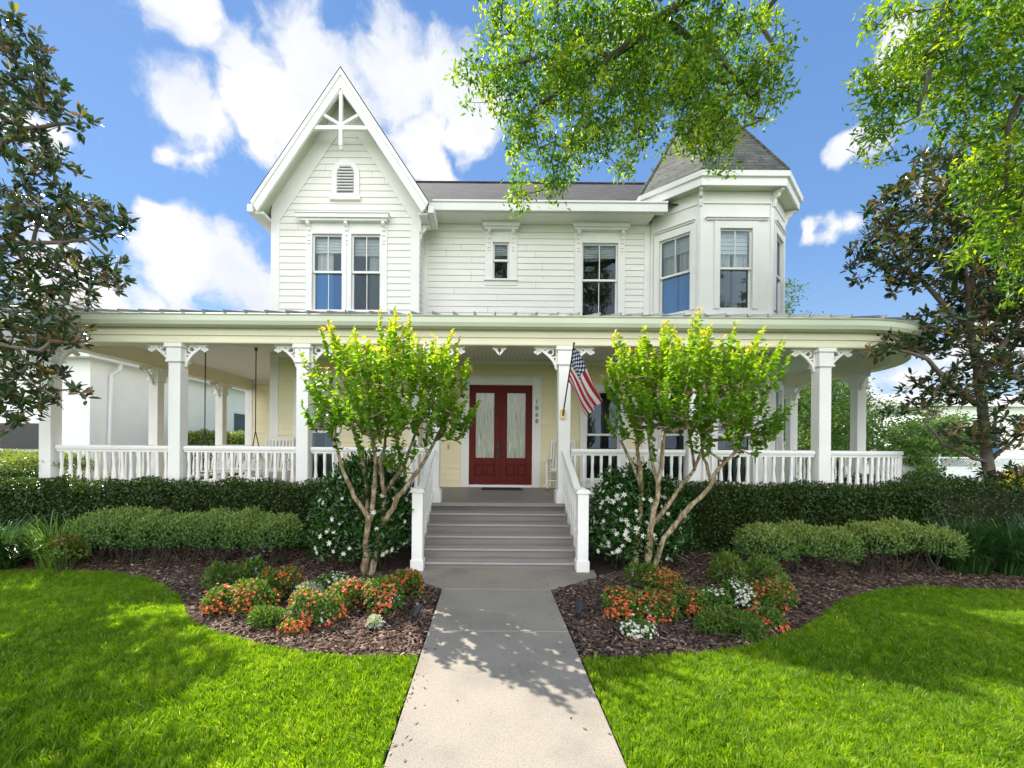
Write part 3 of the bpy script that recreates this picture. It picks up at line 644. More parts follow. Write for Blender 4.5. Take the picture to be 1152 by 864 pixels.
for s in (-1, 1):
    xe = GA + s * hw; a, b = sorted((xe - s * .02, xe + s * .11)); y1 = 17.5 if s < 0 else YM - .35
    mb.box(a, b, YO + .04, y1, GZ - hw * SL - .20, GZ - hw * SL - .03)
    a, b = sorted((xe - s * .03, GA + s * 1.66)); mb.box(a, b, YO + .1, y1, GZ - hw * SL - .22, GZ - hw * SL - .16)
mb.build('gutter', M['white'], house, bevel=.015)
mb = MB()
for ub in (-1.52,): 
    pts = [(0, 0), (.26, 0), (.25, -.06), (.18, -.10), (.14, -.2), (.07, -.26), (.06, -.36), (0, -.42)]
    mb.prism([(-1.6 + d, YG + .02, 6.76 + z) for d, z in pts], (0, .07, 0))
mb.build('eave_bracket', M['white'], house, bevel=.004)

# main roof
ze, zr, ye, yr = 7.27, 10.28, 9.83, 14.1
mb = MB(); x0, x1 = -4.95, 6.6
mb.prism([(x0, 10.3, ze + (10.3 - ye) * (zr - ze) / (yr - ye)), (x0, yr, zr), (x0, 18.37, ze), (x0, 18.37, ze - .05), (x0, yr, zr - .06), (x0, 10.3, ze + (10.3 - ye) * (zr - ze) / (yr - ye) - .05)], (x1 - x0, 0, 0))
mb.prism([(-1.62, ye, ze), (-1.62, 10.31, ze + (10.31 - ye) * (zr - ze) / (yr - ye)), (-1.62, 10.31, ze + .2), (-1.62, ye, ze - .03)], (6.1, 0, 0))
mb.build('roof', M['shingle'], house)
mb = MB(); mb.tube([(x0, yr, zr + .01), (x1, yr, zr + .01)], .05, 6); mb.build('roof_ridge', M['shingle'], house)
mb = MB(); mb.box(-1.30, 3.96, ye - .10, ye - .02, ze - .23, ze - .02); mb.box(-1.30, 3.96, ye - .13, ye - .02, ze - .05, ze - .001)
mb.build('gutter', M['white'], house, bevel=.01)
mb = MB(); mb.box(-1.5, 3.9, ye - .019, ye + .01, ze - .25, ze - .02); mb.box(-1.5, 3.7, ye + .011, YM - .03, ze - .25, ze - .23); mb.build('soffit', M['upper'], house)

# turret roof over the bay: a chamfered square spire
def oct_(o): 
    a = .412 * o
    return [(BL - a, YB - o), (BR + a, YB - o), (XR + o, YB + CH - a), (XR + o, 12.4), (BR + a, 13.2 + o), (BL - a, 13.2 + o), (BL - CH - o, 12.4), (BL - CH - o, YB + CH - a)]
e0 = oct_(.31); apx = Vector((5.37, 11.15, 10.9)); zt = 7.63
mb = MB(); vs = [(x, y, zt) for x, y in e0] + [(x, y, zt + .03) for x, y in e0] + [apx]
mb.add(vs, [tuple(range(8))] + [(i, (i + 1) % 8, 8 + (i + 1) % 8, 8 + i) for i in range(8)] + [(8 + i, 8 + (i + 1) % 8, 16) for i in range(8)])
tr = mb.build('turret_roof', M['shingle_t'], house)
mb = MB()
for i in range(8): p = Vector((*e0[i], zt + .03)); mb.tube([p, p.lerp(apx, .98)], .035, 5)
mb.build('hip_cap', M['shingle_t'], tr)
mb = MB(); mb.lathe((apx.x, apx.y, apx.z - .1), [(.12, 0), (.06, .1), (.09, .2), (.04, .3), (.02, .6), (.005, .75)], 12); mb.build('finial', M['white'], tr, smooth=True)
mb = MB(); ring = [(x, y) for x, y in oct_(.26)]
i0 = 6; path = [ring[(i0 + k) % 8] for k in range(6)] # left side .. front .. right side .. back
mb.sweep(path, [(-.03, zt - .28), (.012, zt - .28), (.02, zt - .12), (.07, zt - .11), (.085, zt - .005), (-.03, zt - .005)])
mb.build('fascia', M['white'], house)
mb = MB(); mb.sweep(path, [(-.032, zt - .26), (-.40, zt - .26), (-.40, zt - .24), (-.032, zt - .24)]); mb.build('soffit', M['grass_bounce'], house)
for F, u in ((FCL, CHL - .0), (FCR, .0), (FCR, CHL)):
    mb = MB(); o = F.p(u, 0, 0)
    dv = (F.N + (FB.N if u != CHL or F is FCL else Vector((1, 0, 0)))).normalized(); sd = dv.cross(Vector((0, 0, 1)))
    pts = [(.0, 0), (.22, 0), (.215, -.05), (.15, -.08), (.12, -.15), (.06, -.18), (.05, -.25), (.03, -.32), (0, -.34)]
    mb.prism([o + dv * (d + .012) - sd * .035 + Vector((0, 0, 7.36 + z)) for d, z in pts], sd * .07); mb.build('eave_bracket', M['white'], house, bevel=.004)

# door
dr = MB(); u0, u1, z0, z1 = DOOR
dr.fbox(FM, u0 - .19, u0 - .002, -.02, .04, .80, z1 + .17); dr.fbox(FM, u1 + .002, u1 + .21, -.02, .04, .80, z1 + .17); dr.fbox(FM, u0 - .002, u1 + .002, -.02, .038, z1 + .002, z1 + .17)
dr.fbox(FM, u0 - .22, u1 + .24, -.02, .07, z1 + .171, z1 + .21); dr.fbox(FM, u0, u1, -.1, .06, .80, .86)
dframe = dr.build('door_frame', M['white'], house, bevel=.005)
for s, (a, b) in enumerate(((-.465, .272), (.278, 1.015))):
    mb = MB(); st = .125; zb = .865; zt_ = 3.215; g0, g1 = 1.47, 3.06
    mb.fbox(FM, a, a + st, -.05, 0, zb, zt_); mb.fbox(FM, b - st, b, -.05, 0, zb, zt_); mb.fbox(FM, a + st, b - st, -.05, -.001, g1, zt_); mb.fbox(FM, a + st, b - st, -.05, -.001, zb, zb + .20)
    mb.fbox(FM, a + st, b - st, -.05, -.001, g0 - .13, g0); mb.fbox(FM, a + st, b - st, -.05, -.025, zb + .2, g0 - .13)
    mid = (a + b) / 2; mb.fbox(FM, mid - .03, mid + .03, -.05, -.001, zb + .2, g0 - .13)
    for (p, q) in ((a + st + .03, mid - .06), (mid + .06, b - st - .03)): mb.fbox(FM, p, q, -.03, .004, zb + .235, g0 - .165)
    leaf = mb.build('door', M['door'], house, bevel=.006)
    mb = MB(); mb.fbox(FM, a + st, b - st, -.035, -.02, g0, g1); mb.build('pane', M['doorglass'], leaf)
    mb = MB(); 
    for (p, q, r_, t) in ((a + st, a + st + .025, g0, g1), (b - st - .025, b - st, g0, g1)): mb.fbox(FM, p, q, -.019, .006, r_, t)
    mb.fbox(FM, a + st + .025, b - st - .025, -.019, .006, g0, g0 + .025); mb.fbox(FM, a + st + .025, b - st - .025, -.019, .006, g1 - .025, g1); mb.build('glazing_bead', M['door'], leaf)
    if s == 0:
        mb = MB(); mb.fbox(FM, b - .075, b - .03, 0, .012, 1.50, 1.86); mb.fbox(FM, b - .09, b - .01, .03, .045, 1.52, 1.55); mb.tube([FM.p(b - .05, .01, 1.55), FM.p(b - .05, .06, 1.56), FM.p(b - .05, .065, 1.70), FM.p(b - .05, .01, 1.74)], .011, 8); mb.lathe(FM.p(b - .05, .03, 1.81), [(.001, -.02), (.025, -.015), (.025, .015), (.001, .02)], 10)
        mb.build('handle', M['dark'], leaf)
        mb = MB(); mb.fbox(FM, b - .010, b + .028, .001, .014, zb, zt_); mb.build('astragal', M['door'], leaf, bevel=.004)
for i, ch in enumerate('1068'):
    cu = bpy.data.curves.new('digit', 'FONT'); cu.body = ch; cu.size = .135; cu.extrude = .006; cu.align_x = 'CENTER'; cu.offset = .002
    to = bpy.data.objects.new('digit_source', cu); col.objects.link(to)
    me = bpy.data.meshes.new_from_object(to.evaluated_get(bpy.context.evaluated_depsgraph_get())); bpy.data.objects.remove(to); me.name = 'house_number'
    me.materials.clear(); me.materials.append(simple('dark_bronze_numerals', (.10, .085, .06), .4, .1, 5))
    o = bpy.data.objects.new('house_number', me); col.objects.link(o); o.parent = house; o.rotation_euler = (R(90), 0, 0)
    o.location = Vector((1.125, YM - .049, 2.79 - .155 * i)) - house.location
mb = MB(); mb.fbox(FM, -.98, -.94, .01, .035, 1.70, 1.80); mb.build('doorbell', M['brass'], house)

# ------------------------------------------------------------------ porch
AC = Vector((6.12, 9.9)); RP = 2.35; XP0, XP1, YP = -7.6, 8.47, 7.55
def ppath(x_end=None, n=14):
    return [(XP0, 13.75), (XP0, YP), (AC.x, YP)] + [(AC.x + RP * math.sin(R(90 * k / n)), AC.y - RP * math.cos(R(90 * k / n))) for k in range(1, n + 1)] + [(XP1, 16.5)]
PP = ppath()
mb = MB(); mb.sweep(PP, [(.13, 3.49), (.13, 3.82), (-.13, 3.82), (-.13, 3.49)]); beam = mb.build('porch_beam', M['beam'], house)
mb = MB(); mb.sweep(PP, [(.131, 3.62), (.155, 3.62), (.165, 3.70), (.131, 3.70)]); mb.sweep(PP, [(.131, 3.50), (.142, 3.50), (.142, 3.53), (.131, 3.53)]); mb.build('moulding', M['beam'], beam)
mb = MB(); mb.sweep(PP, [(.12, 3.745), (.25, 3.745), (.25, 3.765), (.12, 3.765)]); mb.build('soffit', M['grass_bounce'], house)
mb = MB(); mb.sweep(PP, [(.23, 3.74), (.255, 3.74), (.26, 3.745), (.32, 3.76), (.35, 3.82), (.35, 3.90), (.375, 3.925), (.365, 3.935), (.23, 3.925)]); mb.build('gutter', M['grass_bounce'], house, smooth=False)
mb = MB(); mb.sweep(PP, [(.34, 3.937), (-2.2, 4.60), (-2.2, 4.55), (.24, 3.90)])
mb.add([(-5.5, 9.7, 4.59), (4.7, 9.7, 4.59), (4.7, 10.4, 4.75), (-5.5, 10.4, 4.75)], [(0, 1, 2, 3)]); mb.add([(-5.5, 9.7, 4.59), (-5.5, 14, 4.59), (-4.8, 14, 4.75), (-4.8, 9.7, 4.75)], [(0, 1, 2, 3)])
mb.add([(-8.1, 13.7, 3.88), (-4.8, 13.7, 4.75), (-4.8, 17.5, 4.75), (-8.1, 17.5, 3.88)], [(0, 1, 2, 3)])
pr = mb.build('porch_roof', M['metalroof'], house)
mb = MB(); x = XP0 + .1
while x < AC.x: r_ = min(1, (x - XP0 + .5) / 2.64); mb.bar((x, YP - .385, 3.962), (x, YP - .385 + 2.485 * r_, 3.955 + .65 * r_), .022, .045); x += .345
y = 7.9
while y < 13.6: r_ = min(1, (y - YP + .5) / 2.64); mb.bar((XP0 - .35, y, 3.962), (XP0 - .35 + 2.45 * r_, y, 3.955 + .65 * r_), .022, .045); y += .345
for k in range(1, 11):
    a = R(9 * k); q = Vector((math.sin(a), -math.cos(a))); mb.bar((*(AC + q * (RP + .38)), 3.965), (*(AC + q * .6), 4.5), .03, .05)
mb.build('standing_seam', M['metalroof'], pr)
cp = [(XP0, 13.8), (XP0, YP), (AC.x, YP)] + PP[3:-1] + [(XP1, 16.5), (XR, 16.5), (XR, 10.2), (5, 10.5), (XL, 10.5), (XL, 13.8)]
mb = MB(); mb.add([(x, y, 3.80) for x, y in cp], [tuple(range(len(cp)))]); mb.build('porch_ceiling', M['ceil'], house)
mb = MB(); mb.box(-1.6, 3.8, YM - .06, YM - .03, 3.70, 3.795); mb.box(XL, -1.6, YG - .06, YG - .03, 3.70, 3.795); mb.box(XP0, XL, 13.74, 13.77, 3.68, 3.795)
mb.build('crown_moulding', M['white'], house)
off = .16; fp = [(XP0 - off, 13.8), (XP0 - off, YP - off)] + [(AC.x, YP - off)] + [(AC.x + (RP + off) * math.sin(R(90 * k / 14)), AC.y - (RP + off) * math.cos(R(90 * k / 14))) for k in range(1, 15)] + [(XP1 + off, 16.5), (XR, 16.5), (XR, 10.2), (5, 10.5), (XL, 10.5), (XL, 13.8)]
mb = MB(); mb.prism([(x, y, .75) for x, y in fp], (0, 0, .05)); mb.build('porch_floor', M['deck'], house)
mb = MB(); mb.sweep([(x, y) for x, y in PP], [(.10, -.02), (.12, -.02), (.12, .74), (.10, .74)]); mb.build('porch_skirt', M['skirt'], house)
mb = MB(); mb.lathe((-5.35, 9.0, 3.785), [(.09, 0), (.10, .005), (.06, .010)], 20); mb.build('recessed_light', M['white'], house)

def bracket(mb, F, s):     # F origin on the post axis, u along the beam; s = side
    q = lambda u, z: (s * u, z)
    arc = [q(.125 + .40 * math.sin(t), 3.49 - .36 + .36 * (1 - math.cos(t)) * 1.0) for t in [R(90) * i / 10 for i in range(11)]]
    arc = [q(.13 + .36 * (1 - math.cos(t)), 3.13 + .345 * math.sin(t)) for t in [R(90) * i / 10 for i in range(11)]]
    arc = [q(.135 + .30 * (i / 10) ** 1.5, 3.12 + .35 * (i / 10) ** .8) for i in range(11)]
    mb.ribbon(F, arc, .045, -.02, .02)
    mb.ribbon(F, [q(.13, 3.10), q(.13, 3.485)], .03, -.018, .018); mb.ribbon(F, [q(.13, 3.475), q(.52, 3.475)], .028, -.018, .018)
    for (cu, cz, r) in ((.235, 3.405, .05), (.175, 3.28, .042), (.33, 3.435, .03)):
        mb.ribbon(F, [q(cu + r * math.cos(a), cz + r * math.sin(a)) for a in [R(30 * i) for i in range(11)]], .024, -.019, .019)
    for (cu, cz, r) in ((.46, 3.44, .028), (.50, 3.405, .026), (.42, 3.405, .024), (.46, 3.385, .026)):
        mb.ribbon(F, [q(cu + r * .5 * math.cos(a), cz + r * .5 * math.sin(a)) for a in [R(40 * i) for i in range(10)]], r, -.017, .017)
def post(x, y, sides, bf=None):
    mb = MB(); h = .102
    mb.box(x - h, x + h, y - h, y + h, .80, 3.17); mb.box(x - h - .03, x + h + .03, y - h - .03, y + h + .03, .80, 1.02)
    p = mb.build('porch_post', M['white'], house, bevel=.008)
    mb = MB(); mb.box(x - h - .035, x + h + .035, y - h - .035, y + h + .035, 3.171, 3.205); mb.box(x - h - .022, x + h + .022, y - h - .022, y + h + .022, 3.206, 3.42); mb.box(x - h - .05, x + h + .05, y - h - .05, y + h + .05, 3.421, 3.489)
    mb.build('capital', M['white'], p, bevel=.006)
    for (dx, dy) in sides:
        mb = MB(); U = Vector((dx, dy, 0)).normalized(); bracket(mb, FR((x, y, 0), U, U.cross(Vector((0, 0, 1)))), 1); mb.build('bracket', M['white'], p)
    return p
PX = [-7.6, -5.39, -3.2, -.95, 1.29, 3.52, 5.75]
for i, x in enumerate(PX): post(x, YP, [(0, 1), (1, 0)] if i == 0 else [(-1, 0), (1, 0)])
for y in (9.95, 12.35): post(XP0, y, [(0, -1), (0, 1)])
post(XP1, 10.0, [(-.35, -1), (0, 1)]); post(XP1, 12.2, [(0, -1), (0, 1)]); post(XP1, 14.4, [(0, -1), (0, 1)])
mb = MB(); F = FR((.17, YP, 0))
for s in (-1, 1):
    mb.ribbon(F, [(s * .12, 3.47), (s * .07, 3.45), (s * .035, 3.40), (0, 3.36)], .035, -.018, .018); mb.ribbon(F, [(s * .05 + .02 * math.cos(R(40 * i)), 3.455 + .02 * math.sin(R(40 * i))) for i in range(10)], .018, -.017, .017)
mb.build('pendant', M['white'], house)
# balusters and railings
bprof = [(r_ * .88, z_) for r_, z_ in [(.034, 0), (.034, .10), (.026, .115), (.036, .14), (.040, .20), (.036, .27), (.024, .40), (.022, .47), (.033, .49), (.024, .505), (.034, .53), (.034, .66)]]
bmesh0 = MB().lathe((0, 0, 0), bprof, 4, R(45)).lathe((0, 0, 0), [(.026, .10), (.036, .2), (.022, .42), (.026, .53)], 8)
bdata = None; NB = [0]
def railing(pts, posts_clear=.13, indiv=True):
    global bdata
    mb = MB(); mb.sweep(pts, [(-.045, 1.665), (.045, 1.665), (.052, 1.70), (.03, 1.735), (-.03, 1.735), (-.052, 1.70)]); mb.sweep(pts, [(-.025, 1.625), (.025, 1.625), (.025, 1.664), (-.025, 1.664)]); mb.sweep(pts, [(-.03, .90), (.03, .90), (.03, .965), (-.03, .965)])
    r = mb.build('railing', M['white'], house)
    P = [Vector(p) for p in pts]; seg = [(P[i + 1] - P[i]).length for i in range(len(P) - 1)]; tot = sum(seg); n = max(1, round((tot) / .150)); st = tot / n
    grp = MB()
    for k in range(n):
        s = (k + .5) * st; i = 0
        while s > seg[i]: s -= seg[i]; i += 1
        q = P[i].lerp(P[i + 1], s / seg[i])
        if indiv:
            if bdata is None: o = bmesh0.build('baluster', M['white'], r, smooth=False, loc=(0, 0, 0)); bdata = o.data
            else: o = bpy.data.objects.new('baluster', bdata); col.objects.link(o); o.parent = r
            o.location = Vector((q.x, q.y, .966)) - house.location; NB[0] += 1
        else: grp.lathe((q.x, q.y, .966), bprof, 4, R(45))
    if not indiv: tag(grp.build('baluster', M['white'], r), kind='stuff')
    return r
for a, b in ((0, 1), (1, 2), (2, 3), (4, 5), (5, 6)): railing([(PX[a] + .126, YP), (PX[b] - .126, YP)])
arc = [(AC.x + RP * math.sin(R(t)), AC.y - RP * math.cos(R(t))) for t in range(0, 91, 6)]
railing([(5.88, YP)] + arc[:-1] + [(8.46, 9.87)])
for a, b in ((7.68, 9.82), (10.08, 12.22), (12.48, 13.7)): railing([(XP0, a), (XP0, b)], indiv=False)
for a, b in ((10.13, 12.07), (12.33, 14.27)): railing([(XP1, a), (XP1, b)], indiv=False)
# stairs
st_o = empty('stairs', (.165, 6.8 - YM, 0), parent=house); st_o.location = (-.835, 6.8 - YM, 0)
for s, x in ((-1, -1.00), (1, 1.33)):
    stairs = MB(); stairs.prism([(x - .03, 6.05, .0), (x - .03, 7.38, 0), (x - .03, 7.38, .79), (x - .03, 7.2, .79), (x - .03, 6.05, .16)], (.06, 0, 0)); stairs.build('stringer', M['white'], st_o, bevel=.004)
for k in range(1, 7):
    y0 = 6.15 + .256 * (k - 1); z = .1333 * k; xa, xb = -.965, 1.295
    if k < 7:
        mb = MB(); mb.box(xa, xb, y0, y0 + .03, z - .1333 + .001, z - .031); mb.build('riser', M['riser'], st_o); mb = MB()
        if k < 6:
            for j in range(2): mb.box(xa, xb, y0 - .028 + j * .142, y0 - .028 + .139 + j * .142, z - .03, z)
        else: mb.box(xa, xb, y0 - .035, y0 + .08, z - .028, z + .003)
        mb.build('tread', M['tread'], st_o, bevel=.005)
for x in (-.985, 1.315):
    mb = MB(); h = .075; mb.box(x - h, x + h, 6.03, 6.18, .035, 1.12); mb.box(x - h - .015, x + h + .015, 6.015, 6.195, .035, .19)
    nw = mb.build('newel_post', M['white'], house, bevel=.006)
    mb = MB(); mb.box(x - h - .025, x + h + .025, 6.005, 6.205, 1.121, 1.15); mb.prism([(x - h - .01, 6.02, 1.151), (x + h + .01, 6.02, 1.151), (x + h + .01, 6.19, 1.151), (x - h - .01, 6.19, 1.151)], (0, 0, .02)); mb.lathe((x, 6.105, 0), [(.118, 1.171), (.02, 1.20)], 4, R(45)); mb.build('cap', M['white'], nw, bevel=.004)
    mb = MB(); a = Vector((x, 6.18, 1.02)); b = Vector((x * .98, 7.42, 1.70)); mb.bar(a, b, .10, .045); mb.bar(a - Vector((0, 0, .05)), b - Vector((0, 0, .05)), .05, .05); mb.bar(a - Vector((0, 0, .74)), b - Vector((0, 0, .74)), .06, .07)
    rl = mb.build('stair_railing', M['white'], house, bevel=.004)
    g = MB()
    for k in range(8):
        p = a.lerp(b, (k + .5) / 8); g.lathe((p.x, p.y, p.z - .71), bprof, 4, R(45))
    tag(g.build('baluster', M['white'], rl), kind='stuff')

# ------------------------------------------------------------------ movable things
def rocking_chair(loc, rz, label):
    root = empty('rocking_chair', loc, label, 'chair', 'white rocking chairs on the porch'); org = Vector(loc)
    c, s = math.cos(rz), math.sin(rz)
    def X(p): return Vector((loc[0] + p[0] * c - p[1] * s, loc[1] + p[0] * s + p[1] * c, loc[2] + p[2]))
    def part(name, bars, bev=.004):
        mb = MB()
        for a, b, w_, h_ in bars: mb.bar(X(a), X(b), w_, h_)
        return mb.build(name, M['chair'], root, bevel=bev)
    part('seat', [((-.24 + .053 * i, -.26, .42 - 0), (-.24 + .053 * i, .22, .39), .045, .018) for i in range(10)])
    part('backrest', [((-.21 + .07 * i, .22, .45), (-.21 + .07 * i, .40, 1.08), .04, .014) for i in range(7)] + [((-.27, .215, .44), (.27, .215, .44), .03, .05), ((-.27, .405, 1.10), (.27, .405, 1.10), .025, .09)])
    for sx in (-1, 1):
        part('leg', [((sx * .27, -.25, .05), (sx * .27, -.25, .64), .045, .045)]); part('leg', [((sx * .27, .2, .05), (sx * .27, .42, 1.14), .045, .045)])
        part('armrest', [((sx * .29, -.32, .655), (sx * .29, .29, .665), .085, .025)])
        mb = MB(); mb.tube([X((sx * .27, -.50 + .1 * i, .025 + .11 * ((-.50 + .1 * i + .02) / .55) ** 2)) for i in range(12)], .022, 6); mb.build('rocker', M['chair'], root)
    part('stretcher', [((-.27, -.25, .22), (.27, -.25, .22), .025, .025), ((-.27, .22, .25), (.27, .22, .25), .025, .025)])
    return root
rocking_chair((1.62, 9.85, .80), R(-18), 'white slatted rocking chair on the porch just right of the red door')
rocking_chair((-4.45, 9.05, .80), R(12), 'white slatted rocking chair on the porch left of the red door')
sw = empty('porch_swing', (-5.42, 9.1, 1.15), 'white wooden porch swing hanging from chains on the left porch', 'swing')
mb = MB()
for i in range(7): mb.box(-5.97, -4.87, 8.86 + i * .075, 8.92 + i * .075, 1.20, 1.222)
mb.box(-5.95, -5.90, 8.86, 9.38, 1.15, 1.199); mb.box(-4.94, -4.89, 8.86, 9.38, 1.15, 1.199); mb.build('seat', M['chair'], sw)
mb = MB()
for i in range(13): x = -5.94 + i * .085; mb.bar((x, 9.38, 1.22), (x, 9.50, 1.70), .05, .014)
mb.bar((-5.97, 9.38, 1.24), (-4.87, 9.38, 1.24), .03, .06); mb.bar((-5.97, 9.51, 1.72), (-4.87, 9.51, 1.72), .03, .07); mb.build('backrest', M['chair'], sw)
for x in (-5.95, -4.89):
    mb = MB(); mb.box(x - .04, x + .04, 8.84, 9.44, 1.48, 1.50); mb.box(x - .02, x + .02, 8.87, 8.91, 1.20, 1.48); mb.build('armrest', M['chair'], sw)
    mb = MB(); mb.tube([(x, 8.95, 1.50), (x, 9.12, 2.05), (x, 9.12, 3.79)], .012, 6); mb.tube([(x, 9.36, 1.50), (x, 9.12, 2.05)], .012, 6); mb.lathe((x, 9.12, 3.72), [(.02, 0), (.035, .05), (.02, .075)], 8); mb.build('chain', M['dark'], sw)
mb = MB(); mb.box(-.15, .75, 9.62, 10.16, .801, .815); tag(mb.build('doormat', M['mat'], bevel=.004), 'thin black doormat in front of the red door', 'doormat')

# flag
fl = empty('american_flag', (1.27, 7.42, 2.35), 'small American flag on a slanted pole fixed to the post right of the steps', 'flag')
pa, pb = Vector((1.255, 7.42, 2.30)), Vector((1.30, 6.72, 3.36))
mb = MB(); mb.tube([pa, pb], .012, 8); mb.lathe(pb, [(.014, -.01), (.02, .01), (.001, .03)], 8); mb.build('pole', M['dark'], fl)
mb = MB(); mb.box(1.215, 1.295, 7.405, 7.424, 2.25, 2.40); mb.tube([Vector((1.255, 7.425, 2.29)), Vector((1.26, 7.36, 2.39))], .02, 8); mb.build('bracket', M['brass'], fl)
m, nt, b = newmat('american_flag_cloth'); uv = N(nt, 'ShaderNodeUVMap'); sx = N(nt, 'ShaderNodeSeparateXYZ'); L(nt, uv.outputs[0], sx.inputs[0])
def mt(op, a, b_=None, c_=None):
    n_ = N(nt, 'ShaderNodeMath', operation=op)
    for i, v in enumerate((a, b_, c_)):
        if v is None: continue
        if hasattr(v, 'links'): L(nt, v, n_.inputs[i])
        else: n_.inputs[i].default_value = v
    return n_.outputs[0]
U_, V_ = sx.outputs[0], sx.outputs[1]
stripe = mt('LESS_THAN', mt('MODULO', mt('MULTIPLY', V_, 13.0), 2.0), 1.0)
canton = mt('MULTIPLY', mt('LESS_THAN', U_, .4), mt('GREATER_THAN', V_, 6 / 13))
gu = mt('SUBTRACT', mt('FRACT', mt('MULTIPLY', U_, 11 / .4 * .5)), .5); gv = mt('SUBTRACT', mt('FRACT', mt('MULTIPLY', mt('SUBTRACT', V_, 6 / 13), 9 / (7 / 13) * .5)), .5)
star = mt('LESS_THAN', mt('ADD', mt('MULTIPLY', gu, gu), mt('MULTIPLY', gv, gv)), .055)
gu2 = mt('SUBTRACT', mt('FRACT', mt('ADD', mt('MULTIPLY', U_, 11 / .4 * .5), .5)), .5); gv2 = mt('SUBTRACT', mt('FRACT', mt('ADD', mt('MULTIPLY', mt('SUBTRACT', V_, 6 / 13), 9 / (7 / 13) * .5), .5)), .5)
star = mt('MAXIMUM', star, mt('LESS_THAN', mt('ADD', mt('MULTIPLY', gu2, gu2), mt('MULTIPLY', gv2, gv2)), .055))
def mixrgb(f, a, b_):
    n_ = N(nt, 'ShaderNodeMixRGB'); L(nt, f, n_.inputs[0])
    for i, v in ((1, a), (2, b_)):
        if isinstance(v, tuple): n_.inputs[i].default_value = (*v, 1)
        else: L(nt, v, n_.inputs[i])
    return n_.outputs[0]
fc = mixrgb(canton, mixrgb(stripe, (.80, .78, .76), (.42, .02, .04)), mixrgb(star, (.015, .03, .12), (.8, .8, .8)))
L(nt, fc, b.inputs['Base Color']); b.inputs['Roughness'].default_value = .8
tl = N(nt, 'ShaderNodeBsdfTranslucent'); L(nt, fc, tl.inputs[0]); mx = N(nt, 'ShaderNodeMixShader'); mx.inputs[0].default_value = .35; L(nt, b.outputs[0], mx.inputs[1]); L(nt, tl.outputs[0], mx.inputs[2]); L(nt, mx.outputs[0], nt.nodes['Material Output'].inputs[0])
nu, nv = 48, 30; vs = []; uvs = []
pd = (pa - pb).normalized(); org = fl.location
for j in range(nv + 1):
    v = j / nv        # v=0 bottom of hoist .. 1 top
    base = pb + pd * (.03 + (1 - v) * .60)
    for i in range(nu + 1):
        u = i / nu; Ls = .98 - .34 * (1 - v)
        d = Vector((.40 + .10 * v, .05 - .25 * v, -.9)).normalized()
        p = base + d * (u * Ls) + Vector((.0, 1, 0)) * (.045 * math.sin(v * 17 + u * 3) * min(1, u * 2.5)) + Vector((1, 0, 0)) * (-.22 * (1 - v) * 0 + .03 * math.sin(v * 14 + 1 + u * 2) * min(1, u * 2.5)) + Vector((0, -.30 * (1 - v) * u * .3, 0))
        p = p + Vector((-.20 * u * (v - .5) * .5, .10 * u * (1 - v), .02 * math.sin(u * 7)))
        vs.append(tuple(p - org)); uvs.append((u, v))
me = bpy.data.meshes.new('cloth'); fs = [(j * (nu + 1) + i, j * (nu + 1) + i + 1, (j + 1) * (nu + 1) + i + 1, (j + 1) * (nu + 1) + i) for j in range(nv) for i in range(nu)]
me.from_pydata(vs, [], fs); ul = me.uv_layers.new(name='UVMap')
for lp in me.loops: ul.data[lp.index].uv = uvs[lp.vertex_index]
for p in me.polygons: p.use_smooth = True
me.materials.append(m); o = bpy.data.objects.new('cloth', me); col.objects.link(o); o.parent = fl

# landscape lights in the beds
def spot(x, y, label):
    r = empty('garden_light', (x, y, 0), label, 'garden light', 'small black garden lights in the flower beds')
    mb = MB(); mb.tube([(x, y, 0), (x, y, .09)], .012, 8); mb.build('stake', M['dark'], r)
    mb = MB(); d = Vector((.25, .7, .45)).normalized(); p = Vector((x, y, .10)); mb.tube([p - d * .05, p + d * .05, p + d * .09], [.025, .038, .042], 12); mb.build('lamp_head', M['dark'], r, smooth=False)
    mb = MB(); mb.tube([p + d * .0905, p + d * .093], .036, 12); mb.build('lens', M['glass_g'], r)
spot(.93, 4.45, 'small black garden light in the mulch right of the walkway'); spot(-.72, 4.35, 'small black garden light in the mulch left of the walkway')
